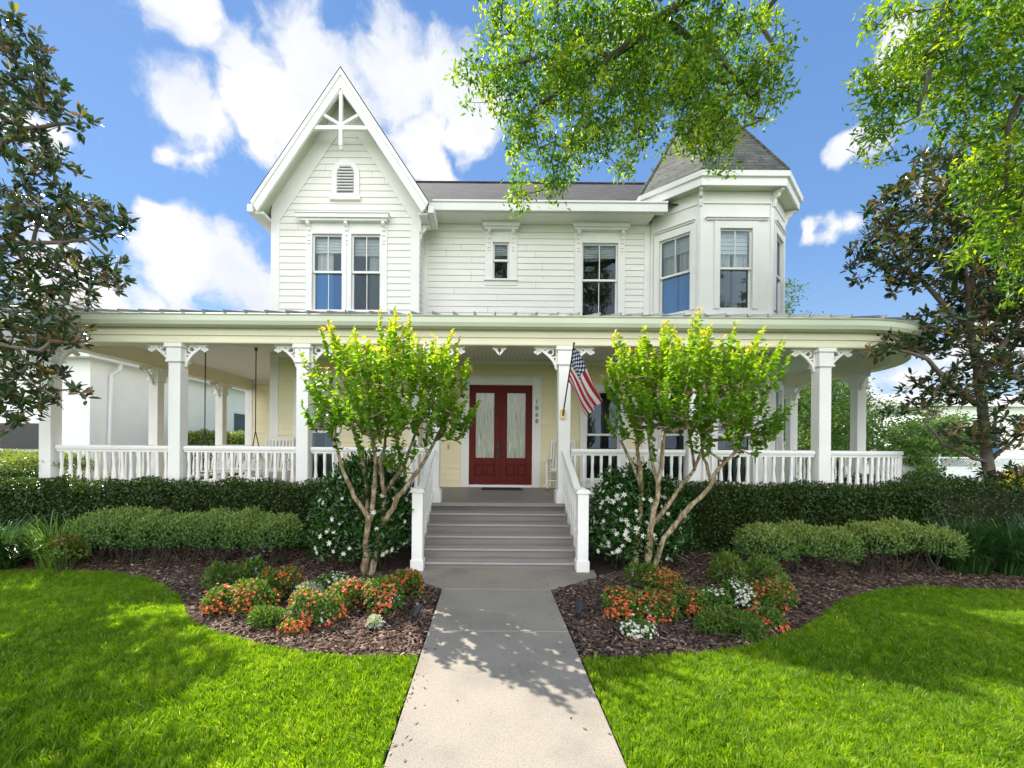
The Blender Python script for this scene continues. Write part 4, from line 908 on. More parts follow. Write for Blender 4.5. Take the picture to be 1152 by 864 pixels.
# ------------------------------------------------------------------ vegetation
def ellip(px, py, rx, ry, D, dd=None):
    c = at(px, py, D); k = D / F0; return (np.array(c), np.array([rx * k, dd if dd else max(.35, (rx + ry) / 2 * k), ry * k]))
def branchnet(stems, nodes, r0=.004, maxn=None, jit=.12, rtip=.004, up=.15):
    """stems: list of (points, radii); nodes: (n,3) twig ends. Returns MB with the tubes."""
    mb = MB(); P = []; par = []; fixed = []
    for pts, rad in stems:
        mb.tube(pts, rad, 9)
        for p in pts: P.append(np.array(p)); par.append(-1)
    ns = len(P); A = [np.array(p) for p in P]
    cen = np.mean(np.array(A), 0); order = np.argsort(np.min(np.linalg.norm(nodes[:, None] - np.array(A)[None], axis=2), axis=1))
    arr = np.zeros((ns + len(nodes), 3)); arr[:ns] = np.array(A); cnt = ns; parent = [-1] * ns
    for i in order:
        q = nodes[i]; d = np.linalg.norm(arr[:cnt] - q, axis=1) + .35 * np.maximum(0, arr[:cnt, 2] - q[2]); j = int(np.argmin(d)); arr[cnt] = q; parent.append(j); cnt += 1
    w = np.ones(cnt)
    for i in range(cnt - 1, ns - 1, -1): w[parent[i]] += w[i] if parent[i] >= ns else 0
    for i in range(ns, cnt):
        a = Vector(arr[parent[i]]); b = Vector(arr[i]); l = (b - a).length; m1 = a.lerp(b, .5) + Vector(rng.normal(0, jit * l * .6, 3)) + Vector((0, 0, -up * l * .3))
        ra = r0 * math.sqrt(w[i]) + rtip * .5; mb.tube([a, m1, b], [ra * 1.15, ra, max(rtip * .6, ra * .8)], 5, cap=False)
    return mb, arr[ns:cnt]
def sample(ells, n):
    vol = np.array([np.prod(r) ** .75 for c, r in ells]); vol /= vol.sum(); out = []
    for (c, r), v in zip(ells, vol):
        k = max(1, int(n * v)); q = rv(k) * (rng.random((k, 1)) ** (1 / 2.4)); out.append(c + q * r)
    return np.concatenate(out)
def thin(P, dmin):
    keep = []
    cell = {}
    for i, p in enumerate(P):
        k = tuple((p // dmin).astype(int)); ok = True
        for a in (-1, 0, 1):
            for b_ in (-1, 0, 1):
                for c in (-1, 0, 1):
                    for j in cell.get((k[0] + a, k[1] + b_, k[2] + c), ()):
                        if np.sum((P[j] - p) ** 2) < dmin * dmin: ok = False
        if ok: keep.append(i); cell.setdefault(k, []).append(i)
    return P[keep]
def holes(P, s, thr):
    v = np.sin(P[:, 0] * s + 1.3 * np.sin(P[:, 2] * s * .7)) + np.sin(P[:, 1] * s * 1.1 + 2 + np.sin(P[:, 0] * s * .6)) + np.sin(P[:, 2] * s * 1.2 + 1 + np.sin(P[:, 1] * s))
    return P[v > thr]
def crown_leaves(name, ends, per, spread, L0, W0, mat, parent, tintf, T=T_RH, whorl=False, droop=0.0):
    n = len(ends) * per; E = np.repeat(ends, per, axis=0)
    if whorl:
        ax = np.repeat(norm(rv(len(ends)) * .7 + np.array([0, 0, .8])), per, axis=0); D = norm(rv(n) + ax * .5); D = norm(D - ax * (np.sum(D * ax, 1, keepdims=True)) * .45)
        P = E + D * .01 + ax * rng.uniform(-.10, .05, (n, 1)) * spread
        Nn = ax + .35 * rng.normal(size=(n, 3))
    else:
        P = E + rng.normal(size=(n, 3)) * spread * np.array([1, 1, .8]); D = norm(rv(n) + np.array([0, 0, -droop])); Nn = rv(n) + np.array([0, 0, 1.0])
    Ln = L0 * rng.uniform(.7, 1.25, n); Wd = W0 * rng.uniform(.75, 1.2, n)
    return leaves(name, P, D, Nn, Ln, Wd, tintf(P, n, np.repeat(np.arange(len(ends)), per)), mat, parent, T)
def cltint(a, b, sd=.15):
    def f(P, n, idx):
        c = rng.normal(0, b, idx.max() + 1); return a + c[idx] + rng.normal(0, sd, n)
    return f

# crape myrtles
def myrtle(base, D, stems_px, ex, label, nshoot=210, seed=1):
    bx = at(*base, D); root = empty('crape_myrtle', (bx.x, bx.y, 0), label, 'tree', 'crape myrtles flanking the steps')
    st = []; tips = []
    for pts, dz, r0, r1 in stems_px:
        n = len(pts); P = []
        for i, (px, py) in enumerate(pts): P.append(at(px, py, D + dz * (i / (n - 1)) ** 1.0 if py < 630 else D))
        if pts[0][1] > 630: P[0] = Vector((P[0].x, P[0].y, -.03))
        Q = []
        for i in range(n - 1):
            for t in (0, .34, .67): Q.append(P[i].lerp(P[i + 1], t) + Vector(rng.normal(0, .008, 3)) * (1 if i or t else 0))
        Q.append(P[-1]); k = len(Q); st.append((Q, [(r0 + (r1 - r0) * i / (k - 1)) * rng.uniform(.92, 1.1) for i in range(k)])); tips.append(P[-1])
    ells = [ellip(*e) for e in ex]; nodes = holes(thin(sample(ells, 2400), .142), 8, -.85)
    mb, ends = branchnet(st, nodes, .0042, rtip=.004, up=-.1);     # upright shoots
    c0 = np.mean([c for c, r in ells], 0); PP_, DD, NN, LL, WW, TT = [], [], [], [], [], []
    zmx = max(c[2] + r[2] for c, r in ells); zmn = min(c[2] - r[2] for c, r in ells); sh = mb
    for q in ends:
        out = q - c0; rr = np.linalg.norm(out / np.array([1.15, 1.15, .8])); d = out * np.array([.55, .6, .3]) + np.array([0, 0, .75 + .5 * rng.random()]); d = d / np.linalg.norm(d)
        ln = rng.uniform(.12, .26) + .28 * rng.random() ** 2.2 * (1.05 if q[2] > c0[2] else .8); m = int(ln / .020)
        for t in range(m):
            f = t / m; p = q + d * ln * f + np.array([0, 0, .05 * f * f]); s = 1 if t % 2 else -1
            side = np.cross(d, [0, 0, 1.0]) * s + rng.normal(0, .5, 3); side = side / np.linalg.norm(side)
            for u in range(2):
                PP_.append(p); DD.append(side * .9 * (1 if u == 0 else -1) + d * .35 + np.array([0, 0, -.12]) + rng.normal(0, .25, 3)); NN.append(np.array([0, 0, 1.]) + rng.normal(0, .4, 3) + d * .3)
                sz = .088 * (1 - .5 * f ** 2) * rng.uniform(.8, 1.2); LL.append(sz); WW.append(sz * .70)
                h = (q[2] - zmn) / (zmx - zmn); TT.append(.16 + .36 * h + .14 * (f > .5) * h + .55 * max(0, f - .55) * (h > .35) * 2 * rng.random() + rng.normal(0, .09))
        sh.tube([q, q + d * ln], [.004, .002], 3, cap=False)
    mb.build('trunk', M['bark_c'], root, smooth=True)
    leaves('crown', np.array(PP_), np.array(DD), np.array(NN), np.array(LL), np.array(WW), np.clip(np.array(TT), 0, 1), M['l_myrtle'], root, T_BR)
    return root
LS = [([(411, 650), (413, 612), (415, 582), (392, 547), (376, 495)], -.25, .050, .018), ([(415, 584), (413, 558), (409, 523), (395, 478)], .3, .034, .018), ([(417, 590), (421, 552), (423, 520), (414, 470)], -.4, .036, .018),
      ([(418, 650), (425, 612), (432, 582), (433, 554), (451, 530), (444, 475)], .2, .050, .018), ([(432, 590), (448, 560), (468, 533), (482, 512), (500, 475)], -.2, .036, .016), ([(450, 534), (460, 510), (472, 475)], .35, .026, .016), ([(433, 556), (428, 520), (438, 475)], .1, .03, .016)]
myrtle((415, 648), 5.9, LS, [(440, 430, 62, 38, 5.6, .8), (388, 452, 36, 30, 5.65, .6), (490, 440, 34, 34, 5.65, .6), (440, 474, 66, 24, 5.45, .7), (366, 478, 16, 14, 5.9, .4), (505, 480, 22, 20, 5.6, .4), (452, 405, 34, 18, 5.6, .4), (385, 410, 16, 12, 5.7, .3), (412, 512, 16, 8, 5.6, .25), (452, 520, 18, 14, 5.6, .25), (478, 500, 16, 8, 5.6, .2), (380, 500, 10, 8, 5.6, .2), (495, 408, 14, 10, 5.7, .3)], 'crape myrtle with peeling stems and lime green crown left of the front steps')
RS = [([(714, 655), (718, 615), (721, 575), (722, 544), (698, 495)], .2, .044, .018), ([(727, 650), (731, 612), (735, 586), (742, 547), (747, 485)], -.2, .050, .022), ([(733, 648), (748, 606), (768, 579), (799, 547), (808, 528), (830, 506)], -.35, .040, .018),
      ([(735, 590), (760, 555), (781, 527), (774, 482)], .3, .034, .016), ([(801, 541), (792, 515), (786, 482)], .0, .024, .014), ([(781, 528), (798, 482)], .5, .022, .014), ([(722, 550), (717, 480)], -.2, .03, .016), ([(742, 550), (733, 515), (728, 480)], .4, .026, .016)]
myrtle((727, 648), 5.9, RS, [(765, 432, 62, 34, 5.6, .8), (718, 440, 28, 30, 5.65, .6), (828, 445, 30, 32, 5.65, .6), (765, 466, 72, 24, 5.45, .7), (838, 490, 22, 24, 5.7, .5), (697, 408, 8, 18, 5.9, .25), (742, 402, 16, 20, 5.6, .35), (785, 402, 14, 16, 5.6, .3), (845, 412, 14, 14, 5.6, .3), (712, 490, 24, 10, 5.6, .3), (738, 512, 14, 8, 5.6, .2), (790, 505, 14, 8, 5.6, .2), (865, 460, 12, 8, 5.6, .2)], 'crape myrtle with spreading stems and lime green crown right of the front steps')

# magnolias
def bigtree(name, base, stems, ells, n, dmin, per, spread, L0, W0, leafm, barkm, tintf, label, T=T_BR, whorl=True, droop=0, r0=.0045, group=None, hs=6.0, hthr=-.9):
    root = empty(name, base, label, 'tree', group); nodes = holes(thin(sample([ellip(*e) for e in ells], n), dmin), hs, hthr)
    mb, ends = branchnet(stems, nodes, r0); mb.build('trunk', barkm, root, smooth=True)
    crown_leaves('crown', ends, per, spread, L0, W0, leafm, root, tintf, T, whorl, droop); return root
def stem(pts, r0, r1):
    P = [Vector(p) for p in pts]; Q = []
    for i in range(len(P) - 1):
        for t in (0, .34, .67): Q.append(P[i].lerp(P[i + 1], t) + Vector(rng.normal(0, .015, 3)) * (1 if i + t > 0 else 0))
    Q.append(P[-1]); n = len(Q); return (Q, [(r0 + (r1 - r0) * i / (n - 1)) for i in range(n)])
D = 6.7
bigtree('magnolia', (-8.6, D, 0), [stem([(-8.6, D, -.1), (-8.55, D, 2), (-8.6, D, 4.5), (-8.5, D, 8)], .17, .04), stem([(-8.55, D, 2.6), (-7.6, D - .3, 3.3), (-6.5, D - .4, 3.1)], .06, .02), stem([(-8.6, D, 4), (-7.4, D, 4.8), (-6.2, D, 4.9)], .06, .02), stem([(-8.5, D, 5.5), (-7.2, D, 6.6), (-6.4, D, 6.7)], .05, .02)],
        [(10, 70, 40, 50, D), (50, 105, 22, 20, D), (78, 137, 26, 15, D), (25, 150, 45, 35, D), (60, 190, 35, 22, D), (90, 243, 50, 22, D), (30, 240, 60, 45, D), (100, 300, 40, 20, D), (50, 320, 75, 35, D), (20, 390, 55, 40, D), (70, 372, 32, 16, D - .3), (15, 450, 34, 36, D - .2), (80, 440, 18, 7, D - .5), (-30, 330, 30, 60, D), (-35, 120, 30, 40, D)],
        2900, .18, 13, 1.0, .145, .058, M['l_mag'], M['bark_m'], cltint(.42, .15, .2), 'dark southern magnolia at the left edge overhanging the porch end', group='magnolia trees')
D = 7.7; tb = at(1118, 580, D)
bigtree('magnolia', (tb.x, D, 0), [stem([(tb.x, D, -.05), (tb.x - .03, D, 1.2), (tb.x - .22, D, 2.6), at(1095, 395, D), at(1085, 300, D), at(1080, 190, D)], .105, .018), stem([at(1098, 455, D), at(1040, 405, D - .3), at(990, 385, D - .5)], .05, .015), stem([at(1090, 370, D), at(1030, 310, D), at(975, 285, D)], .05, .015),
        stem([at(1112, 520, D), at(1060, 500, D - .3), at(1040, 475, D - .4)], .035, .012), stem([at(1098, 430, D), at(1140, 370, D), at(1165, 330, D)], .06, .02), stem([at(1112, 520, D), at(1145, 490, D - .3)], .04, .02), stem([at(1088, 330, D), at(1110, 250, D), at(1120, 180, D)], .05, .015)],
        [(1060, 195, 42, 34, D), (1020, 240, 46, 38, D), (985, 290, 28, 30, D), (1055, 295, 55, 38, D), (1110, 235, 45, 50, D), (1120, 335, 50, 50, D), (1050, 375, 50, 26, D), (1000, 390, 24, 13, D - .4), (1062, 435, 40, 24, D), (1022, 462, 32, 10, D - .4), (1110, 425, 42, 35, D - .3), (1090, 485, 26, 22, D - .4), (1140, 480, 28, 26, D - .4), (1190, 300, 50, 140, D), (1135, 535, 25, 12, D - .4)],
        3800, .168, 13, 1.0, .14, .056, M['l_mag'], M['bark_m'], cltint(.54, .18, .2), 'tall bronze-leaved southern magnolia at the right end of the hedge', group='magnolia trees', hthr=-1.2)

# live oak whose limbs reach over the roof
D = 6.1; D2 = 5.4
ot = (8.6, 1.6, 0)
bigtree('live_oak', ot, [stem([ot, (8.5, 1.7, 2.5), (8.0, 2.1, 5), (7.2, 2.8, 7.2), (6.2, 3.6, 8.3)], .34, .14), stem([(6.2, 3.6, 8.3), (4.6, 4.8, 8.6), at(740, 20, D), at(690, 62, D), at(640, 95, D), at(600, 118, D)], .10, .02), stem([(6.2, 3.6, 8.3), at(1060, 10, D2), at(1040, 90, D2), at(1030, 130, D2)], .05, .015), stem([(6.2, 3.6, 8.3), (6.6, 4.6, 7.4), at(1130, 140, D2), at(1130, 210, D2)], .06, .015), stem([at(740, 20, D), at(800, 60, D), at(840, 110, D)], .05, .02), stem([(4.6, 4.8, 8.6), at(850, 20, D), at(870, 60, D)], .05, .02), stem([at(640, 95, D), at(610, 60, D), at(560, 80, D)], .04, .015)],
        [(545, 88, 40, 34, D), (595, 75, 40, 36, D), (600, 135, 34, 38, D), (592, 180, 24, 28, D), (582, 215, 12, 18, D), (620, 190, 24, 30, D), (650, 80, 55, 45, D), (668, 140, 38, 50, D), (705, 165, 16, 25, D), (700, 60, 50, 50, D), (735, 105, 50, 45, D), (780, 70, 45, 45, D), (768, 145, 30, 40, D), (800, 130, 36, 42, D), (815, 175, 22, 14, D), (835, 75, 45, 50, D), (855, 110, 24, 32, D), (700, 10, 180, 30, D),
         (1000, 85, 34, 34, D2), (1000, 145, 24, 34, D2), (1045, 75, 50, 45, D2), (1110, 90, 55, 60, D2), (1120, 170, 40, 55, D2), (1135, 240, 32, 50, D2), (1095, 280, 18, 12, D2), (1100, 10, 120, 40, D2), (1180, 200, 40, 140, D2)],
        6000, .14, 30, .072, .092, .034, M['l_oak'], M['bark_o'], cltint(.48, .26, .15), 'live oak whose bright green limbs hang over the roof and turret', T=T_RH, whorl=False, droop=.3, r0=.0018, hs=7.0, hthr=-.62)

# hedges
def box_surf(n, x0, x1, y0, y1, z0, z1, back=False):
    A = [(x1 - x0) * (z1 - z0), (x1 - x0) * (y1 - y0), (y1 - y0) * (z1 - z0), (y1 - y0) * (z1 - z0)]; A = np.array(A) / sum(A); out = []; nn = []
    for i, a in enumerate(A):
        k = int(n * a); r = rng.random((k, 2))
        if i == 0: p = np.stack([x0 + (x1 - x0) * r[:, 0], np.full(k, y0), z0 + (z1 - z0) * r[:, 1]], 1); m = (0, -1, 0)
        if i == 1: p = np.stack([x0 + (x1 - x0) * r[:, 0], y0 + (y1 - y0) * r[:, 1], np.full(k, z1)], 1); m = (0, 0, 1)
        if i == 2: p = np.stack([np.full(k, x0), y0 + (y1 - y0) * r[:, 0], z0 + (z1 - z0) * r[:, 1]], 1); m = (-1, 0, 0)
        if i == 3: p = np.stack([np.full(k, x1), y0 + (y1 - y0) * r[:, 0], z0 + (z1 - z0) * r[:, 1]], 1); m = (1, 0, 0)
        out.append(p); nn.append(np.tile(np.array(m, float), (k, 1)))
    return np.concatenate(out), np.concatenate(nn)
def hedge(name, boxes, n, leafm, L0, W0, tint0, label, cat, jit=.07, core=.10, wob=.05, group=None, twigs=True):
    b0 = boxes[0]; root = empty(name, ((b0[0] + b0[1]) / 2, (b0[2] + b0[3]) / 2, 0), label, cat, group)
    mb = MB(); Ps, Ns = [], []; tot = sum((b[1] - b[0]) for b in boxes)
    for (x0, x1, y0, y1, z0, z1) in boxes:
        mb.box(x0 + core, x1 - core, y0 + core, y1 - core, max(-.02, z0), z1 - core)
        p, m = box_surf(int(n * (x1 - x0) / tot), x0, x1, y0, y1, z0, z1); 
        wv = wob * (np.sin(p[:, 0] * 4.1 + p[:, 2] * 5) + np.sin(p[:, 0] * 9.3 + p[:, 1] * 7 + p[:, 2] * 3)) * .5
        p = p + m * (wv + np.minimum(rng.normal(-.03, jit, len(p)), .09))[:, None]; Ps.append(p); Ns.append(m)
    mb.build('twigs', M['twig'], root)
    P = np.concatenate(Ps); m = np.concatenate(Ns); k = len(P)
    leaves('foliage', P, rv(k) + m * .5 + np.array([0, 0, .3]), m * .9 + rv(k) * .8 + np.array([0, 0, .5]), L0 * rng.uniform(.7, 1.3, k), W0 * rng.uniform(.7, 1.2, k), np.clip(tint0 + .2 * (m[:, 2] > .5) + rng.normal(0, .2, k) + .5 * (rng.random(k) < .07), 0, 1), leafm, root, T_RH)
    return root
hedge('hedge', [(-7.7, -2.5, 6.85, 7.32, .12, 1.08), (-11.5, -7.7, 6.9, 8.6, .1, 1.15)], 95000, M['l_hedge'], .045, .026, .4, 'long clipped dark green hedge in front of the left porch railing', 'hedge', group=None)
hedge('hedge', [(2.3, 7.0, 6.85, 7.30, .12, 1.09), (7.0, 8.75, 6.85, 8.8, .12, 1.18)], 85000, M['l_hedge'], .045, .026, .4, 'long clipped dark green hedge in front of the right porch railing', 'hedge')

def dome(name, els, n, leafm, L0, W0, tint0, label, cat, group=None, stems=0, T=T_RH, top=.15, jit=.11, tsd=.22, upb=.4, loc=None):
    """rounded shrub made of ellipsoids (cx,cy,cz,rx,ry,rz)"""
    e0 = els[0]; root = empty(name, loc or (e0[0], e0[1], gz(e0[0], e0[1])), label, cat, group)
    P, Nn = [], []; ar = np.array([e[3] * e[5] for e in els]); ar = ar / ar.sum()
    for e, a in zip(els, ar):
        k = int(n * a); q = rv(k); q[:, 2] = np.where(q[:, 2] < -.4, -q[:, 2], q[:, 2]); rad = 1 + np.minimum(rng.normal(-.05, jit, k), .20) + .09 * np.sin(q[:, 0] * 7 + e[0] * 9) * np.sin(q[:, 2] * 8) + .06 * np.sin(q[:, 0] * 17 + e[0] * 5) * np.sin(q[:, 1] * 15 + q[:, 2] * 9)
        P.append(np.array(e[:3]) + q * np.array(e[3:]) * rad[:, None]); Nn.append(q)
    P = np.concatenate(P); Nn = np.concatenate(Nn); keep = P[:, 2] > .01
    for e in els: keep &= ~(np.sum(((P - np.array(e[:3])) / np.array(e[3:])) ** 2, 1) < .55)
    P = P[keep]; Nn = Nn[keep]; k = len(P)
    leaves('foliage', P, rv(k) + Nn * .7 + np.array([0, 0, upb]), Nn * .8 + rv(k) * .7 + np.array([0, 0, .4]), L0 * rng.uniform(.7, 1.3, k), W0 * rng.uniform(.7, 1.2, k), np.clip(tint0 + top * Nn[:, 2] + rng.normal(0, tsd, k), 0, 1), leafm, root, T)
    mb = MB()
    for e in els:
        for _ in range(stems):
            a = rnd.uniform(0, 6.28); r_ = rnd.uniform(.3, .9); p = Vector((e[0] + rnd.uniform(-.3, .3) * e[3], e[1] + rnd.uniform(-.3, .3) * e[4], gz(e[0], e[1]) - .01)); q = Vector((e[0] + math.cos(a) * e[3] * r_, e[1] + math.sin(a) * e[4] * r_, e[2] + e[5] * rnd.uniform(-.2, .6)))
            mb.tube([p, p.lerp(q, .5) + Vector((0, 0, -.03)), q], [.012, .008, .004], 5, cap=False)
    if stems: mb.build('stems', M['twig'], root)
    return root
def petals(name, C, Nn, size, npet, mat, parent, wr=.45):
    n = len(C); Nn = norm(Nn); a = norm(np.cross(Nn, rv(n))); b = np.cross(Nn, a); P, D, NN = [], [], []
    for k in range(npet):
        t = 2 * math.pi * k / npet; d = a * math.cos(t) + b * math.sin(t) + Nn * .25; P.append(C); D.append(d); NN.append(Nn)
    s = np.tile(size, npet); return leaves(name, np.concatenate(P), np.concatenate(D), np.concatenate(NN), s, s * wr, rng.random(n * npet), mat, parent, T_BR)
def on_dome(els, n, zmin=-.3):
    P, Nn = [], []
    for e in els:
        q = rv(max(1, n // len(els))); q = q[(q[:, 1] < .35) & (q[:, 2] > zmin)]; P.append(np.array(e[:3]) + q * np.array(e[3:]) * 1.04); Nn.append(q)
    return np.concatenate(P), np.concatenate(Nn)
# gardenias
ge = [(-1.75, 6.35, .72, .62, .5, .80), (-2.1, 6.5, .55, .5, .4, .62), (-1.52, 6.3, .6, .34, .4, .66), (-1.9, 6.2, .40, .6, .42, .42)]
g = dome('gardenia_bush', ge, 16000, M['l_gard'], .075, .034, .45, 'white-flowered gardenia bush left of the front steps', 'bush', 'gardenia bushes beside the steps', 10, T_BR)
C, q = on_dome(ge, 230); C = C + q * .05; petals('blossoms', C, q, rng.uniform(.03, .05, len(C)), 6, M['f_white'], g)
ge = [(2.08, 6.45, .70, .50, .5, .72), (2.45, 6.55, .60, .5, .4, .68), (1.88, 6.35, .55, .32, .4, .58), (2.1, 6.25, .40, .6, .42, .42)]
g = dome('gardenia_bush', ge, 16000, M['l_gard'], .075, .034, .45, 'white-flowered gardenia bush right of the front steps', 'bush', 'gardenia bushes beside the steps', 10, T_BR)
C, q = on_dome(ge, 420); C = C + q * .05; petals('blossoms', C, q, rng.uniform(.03, .052, len(C)), 6, M['f_white'], g)
# low clipped hedges
le = [(-5.55 + .42 * i, 6.28 + .05 * math.sin(i * 2), .46 + .03 * math.sin(i * 3.1), .34 + .04 * math.sin(i * 2.3), .36, .30 + .03 * math.sin(i * 1.7)) for i in range(7)]
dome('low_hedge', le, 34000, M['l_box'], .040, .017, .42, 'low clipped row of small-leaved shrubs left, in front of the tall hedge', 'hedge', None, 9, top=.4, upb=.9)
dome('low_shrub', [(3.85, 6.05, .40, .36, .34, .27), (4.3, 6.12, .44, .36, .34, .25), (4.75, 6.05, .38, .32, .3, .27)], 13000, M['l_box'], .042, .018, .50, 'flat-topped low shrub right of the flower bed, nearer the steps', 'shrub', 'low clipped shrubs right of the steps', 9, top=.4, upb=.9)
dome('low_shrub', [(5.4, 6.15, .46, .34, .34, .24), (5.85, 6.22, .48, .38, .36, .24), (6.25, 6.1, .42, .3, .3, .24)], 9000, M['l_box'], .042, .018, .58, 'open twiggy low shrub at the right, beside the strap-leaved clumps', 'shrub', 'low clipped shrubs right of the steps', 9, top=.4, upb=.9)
# strap-leaved clumps
def strap(cx, cy, rad, h, n, label, tint=.4, group='strap-leaved clumps'):
    root = empty('liriope_clump', (cx, cy, gz(cx, cy)), label, 'plant', group)
    k = n; a = rng.uniform(0, 2 * np.pi, k); r = rad * .5 * np.sqrt(rng.random(k)); P = np.stack([cx + r * np.cos(a), cy + r * np.sin(a), np.full(k, gz(cx, cy))], 1)
    b = a + rng.normal(0, .6, k); o = np.stack([np.cos(b), np.sin(b), np.zeros(k)], 1); Ls = rng.uniform(.6, 1.1, k); rows = []
    wv = np.stack([-np.sin(b), np.cos(b), np.zeros(k)], 1) * .0075; sp = rng.uniform(.5, 1.0, k) * rad
    for t, wd in ((0, .8), (.35, 1), (.65, .9), (.88, .6), (1, .05)):
        z = h * Ls * (1.9 * t - 1.35 * t * t * (sp / rad) ** 1.0); p = P + o * (sp * t ** 1.3)[:, None]; p[:, 2] += z; rows += [p - wv * wd, p + wv * wd]
    V = np.stack(rows, 1); npmesh('foliage', V, [(2 * i, 2 * i + 1, 2 * i + 3, 2 * i + 2) for i in range(4)], M['l_lir'], root, np.clip(tint + rng.normal(0, .2, k), 0, 1))
strap(-6.85, 6.0, .55, .60, 900, 'dark arching strap-leaved clump at the left edge of the bed', .35)
strap(-6.1, 6.2, .45, .62, 420, 'bright green upright strap-leaved clump between the edge and the low hedge', .95)
strap(-7.6, 6.3, .5, .6, 600, 'strap-leaved clump partly cut off by the left edge', .35)
for i, (x, y, lb) in enumerate(((6.9, 6.35, 'dark strap-leaved clump right beside the open low shrub'), (7.5, 6.25, 'dark strap-leaved clump in the middle of the right-hand group'), (8.15, 6.35, 'dark strap-leaved clump in front of the magnolia trunk'), (8.8, 6.5, 'dark strap-leaved clump at the far right edge'))):
    strap(x, y, .55, .62, 900, lb, .4)
# yellowish shrub between the strap leaves
dome('small_shrub', [(-5.75, 5.95, .3, .22, .2, .22)], 1200, M['l_bed'], .05, .022, .7, 'thin yellow-green shrub at the left end of the low hedge', 'shrub', None, 6)
dome('low_shrub', [(-8.0, 7.9, 1.35, .6, .5, .22), (-9, 8.1, 1.35, .6, .5, .22)], 9000, M['l_box'], .05, .028, .8, 'sunlit pale green shrub tops beyond the left end of the hedge', 'shrub', 'sunny shrubs on the left', 2)

# flower bed plants
def bed(px, py, r, h, kind, label):
    x, y = ground(px, py); r *= 1.04; e = []
    for _ in range(5): a_ = rnd.uniform(0, 6.28); q_ = rnd.uniform(.15, .62) * r; s_ = rnd.uniform(.38, .60); e.append((x + q_ * math.cos(a_), y + q_ * .8 * math.sin(a_), h * rnd.uniform(.25, .48), r * s_, r * s_, h * rnd.uniform(.34, .58)))
    nm = {'red': 'red_begonia', 'white': 'white_begonia', 'silver': 'dusty_miller', 'green': 'leafy_herb', 'blue': 'blue_salvia', 'mix': 'red_begonia'}[kind]
    mt_ = M['l_silver'] if kind == 'silver' else M['l_bed']
    n = int(5200 * r / .25); g = dome(nm, e, int(n * .40), mt_, .040 if kind != 'green' else .055, .024 if kind != 'green' else .015, {'red': .5, 'mix': .45, 'white': .35}.get(kind, .5), label, 'plant', 'bedding plants around the walkway', 3, T_BR, top=.15, jit=.12)
    if kind in ('red', 'mix', 'white', 'blue'):
        C, q = on_dome(e, int(900 * r / .25) if kind != 'blue' else 30, -.2); C = C + rng.normal(0, .014, C.shape) + q * .02; C = C + rng.normal(0, .01, C.shape); kk = (np.sin(C[:, 0] * 23 + px) + np.sin(C[:, 1] * 19) + np.sin(C[:, 2] * 27)) > (-.35 if kind != 'blue' else -9); C = C[kk]; q = q[kk]
        if kind == 'blue': C[:, 2] += .10
        mt2 = {'white': 'f_white', 'blue': 'f_blue'}.get(kind, 'f_red')
        petals('blossoms', C, q + np.array([0, -.2, .5]), rng.uniform(.012, .021, len(C)), 4, M[mt2], g, .8)
        if kind == 'mix':
            C, q = on_dome(e, int(160 * r / .25)); petals('pale_blossoms', C, q + np.array([0, 0, .5]), rng.uniform(.010, .016, len(C)), 4, M['f_white'], g, .8)
    return g
for a in ((252, 688, .19, .24, 'red', 'red begonia clump at the far left tip of the left flower bed'), (285, 690, .24, .34, 'red', 'dark red begonia second from the left in the left flower bed'), (318, 672, .26, .34, 'red', 'tall orange-red begonia at the back of the left flower bed'), (355, 700, .26, .34, 'mix', 'green-based red begonia at the front middle of the left bed'), (345, 678, .17, .22, 'silver', 'silvery pale plant between begonias in the left bed'), (375, 672, .22, .26, 'white', 'white begonia behind the silvery plant, left of the walkway'),
          (400, 684, .26, .34, 'red', 'orange-red begonia between the silvery plant and the walkway'), (440, 688, .30, .38, 'mix', 'largest red and white begonia beside the walkway on the left'), (458, 672, .2, .34, 'red', 'red begonia nearest the landing in the left bed'), (300, 704, .2, .18, 'green', 'low green plant at the front edge of the left bed'), (250, 668, .20, .36, 'green', 'light green herb rising behind the left flower bed'), (283, 660, .2, .40, 'blue', 'pale blue salvia behind the left flower bed'), (420, 706, .09, .09, 'silver', 'small pale plant at the front of the left bed by the mulch'), (335, 712, .12, .12, 'red', 'tiny red begonia at the mulch edge in the left bed'),
          (700, 695, .24, .30, 'red', 'orange-red begonia nearest the walkway in the right bed'), (738, 700, .26, .30, 'mix', 'orange and white begonia second from the walkway in the right bed'), (770, 690, .24, .28, 'red', 'orange begonia in the centre of the right flower bed'), (720, 716, .13, .13, 'white', 'small white begonia at the front of the right bed'), (752, 672, .26, .34, 'red', 'dark red begonia beneath the right crape myrtle'), (800, 688, .24, .26, 'white', 'white begonia clump in the centre of the right bed'), (805, 712, .2, .22, 'green', 'lime green plant at the front edge of the right bed'), (834, 714, .2, .2, 'green', 'feathery lime plant at the front right of the right bed'), (842, 684, .22, .28, 'white', 'white begonia towards the right end of the right bed'),
          (872, 688, .26, .34, 'red', 'dark red begonia at the right end of the right bed'), (818, 660, .28, .42, 'green', 'tall feathery green plant behind the right flower bed'), (860, 662, .26, .42, 'green', 'feathery green plant behind the right end of the right bed'), (724, 664, .16, .32, 'green', 'green plant at the foot of the right crape myrtle'), (864, 706, .18, .18, 'mix', 'low red begonia at the front right tip of the right bed')):
    bed(*a)

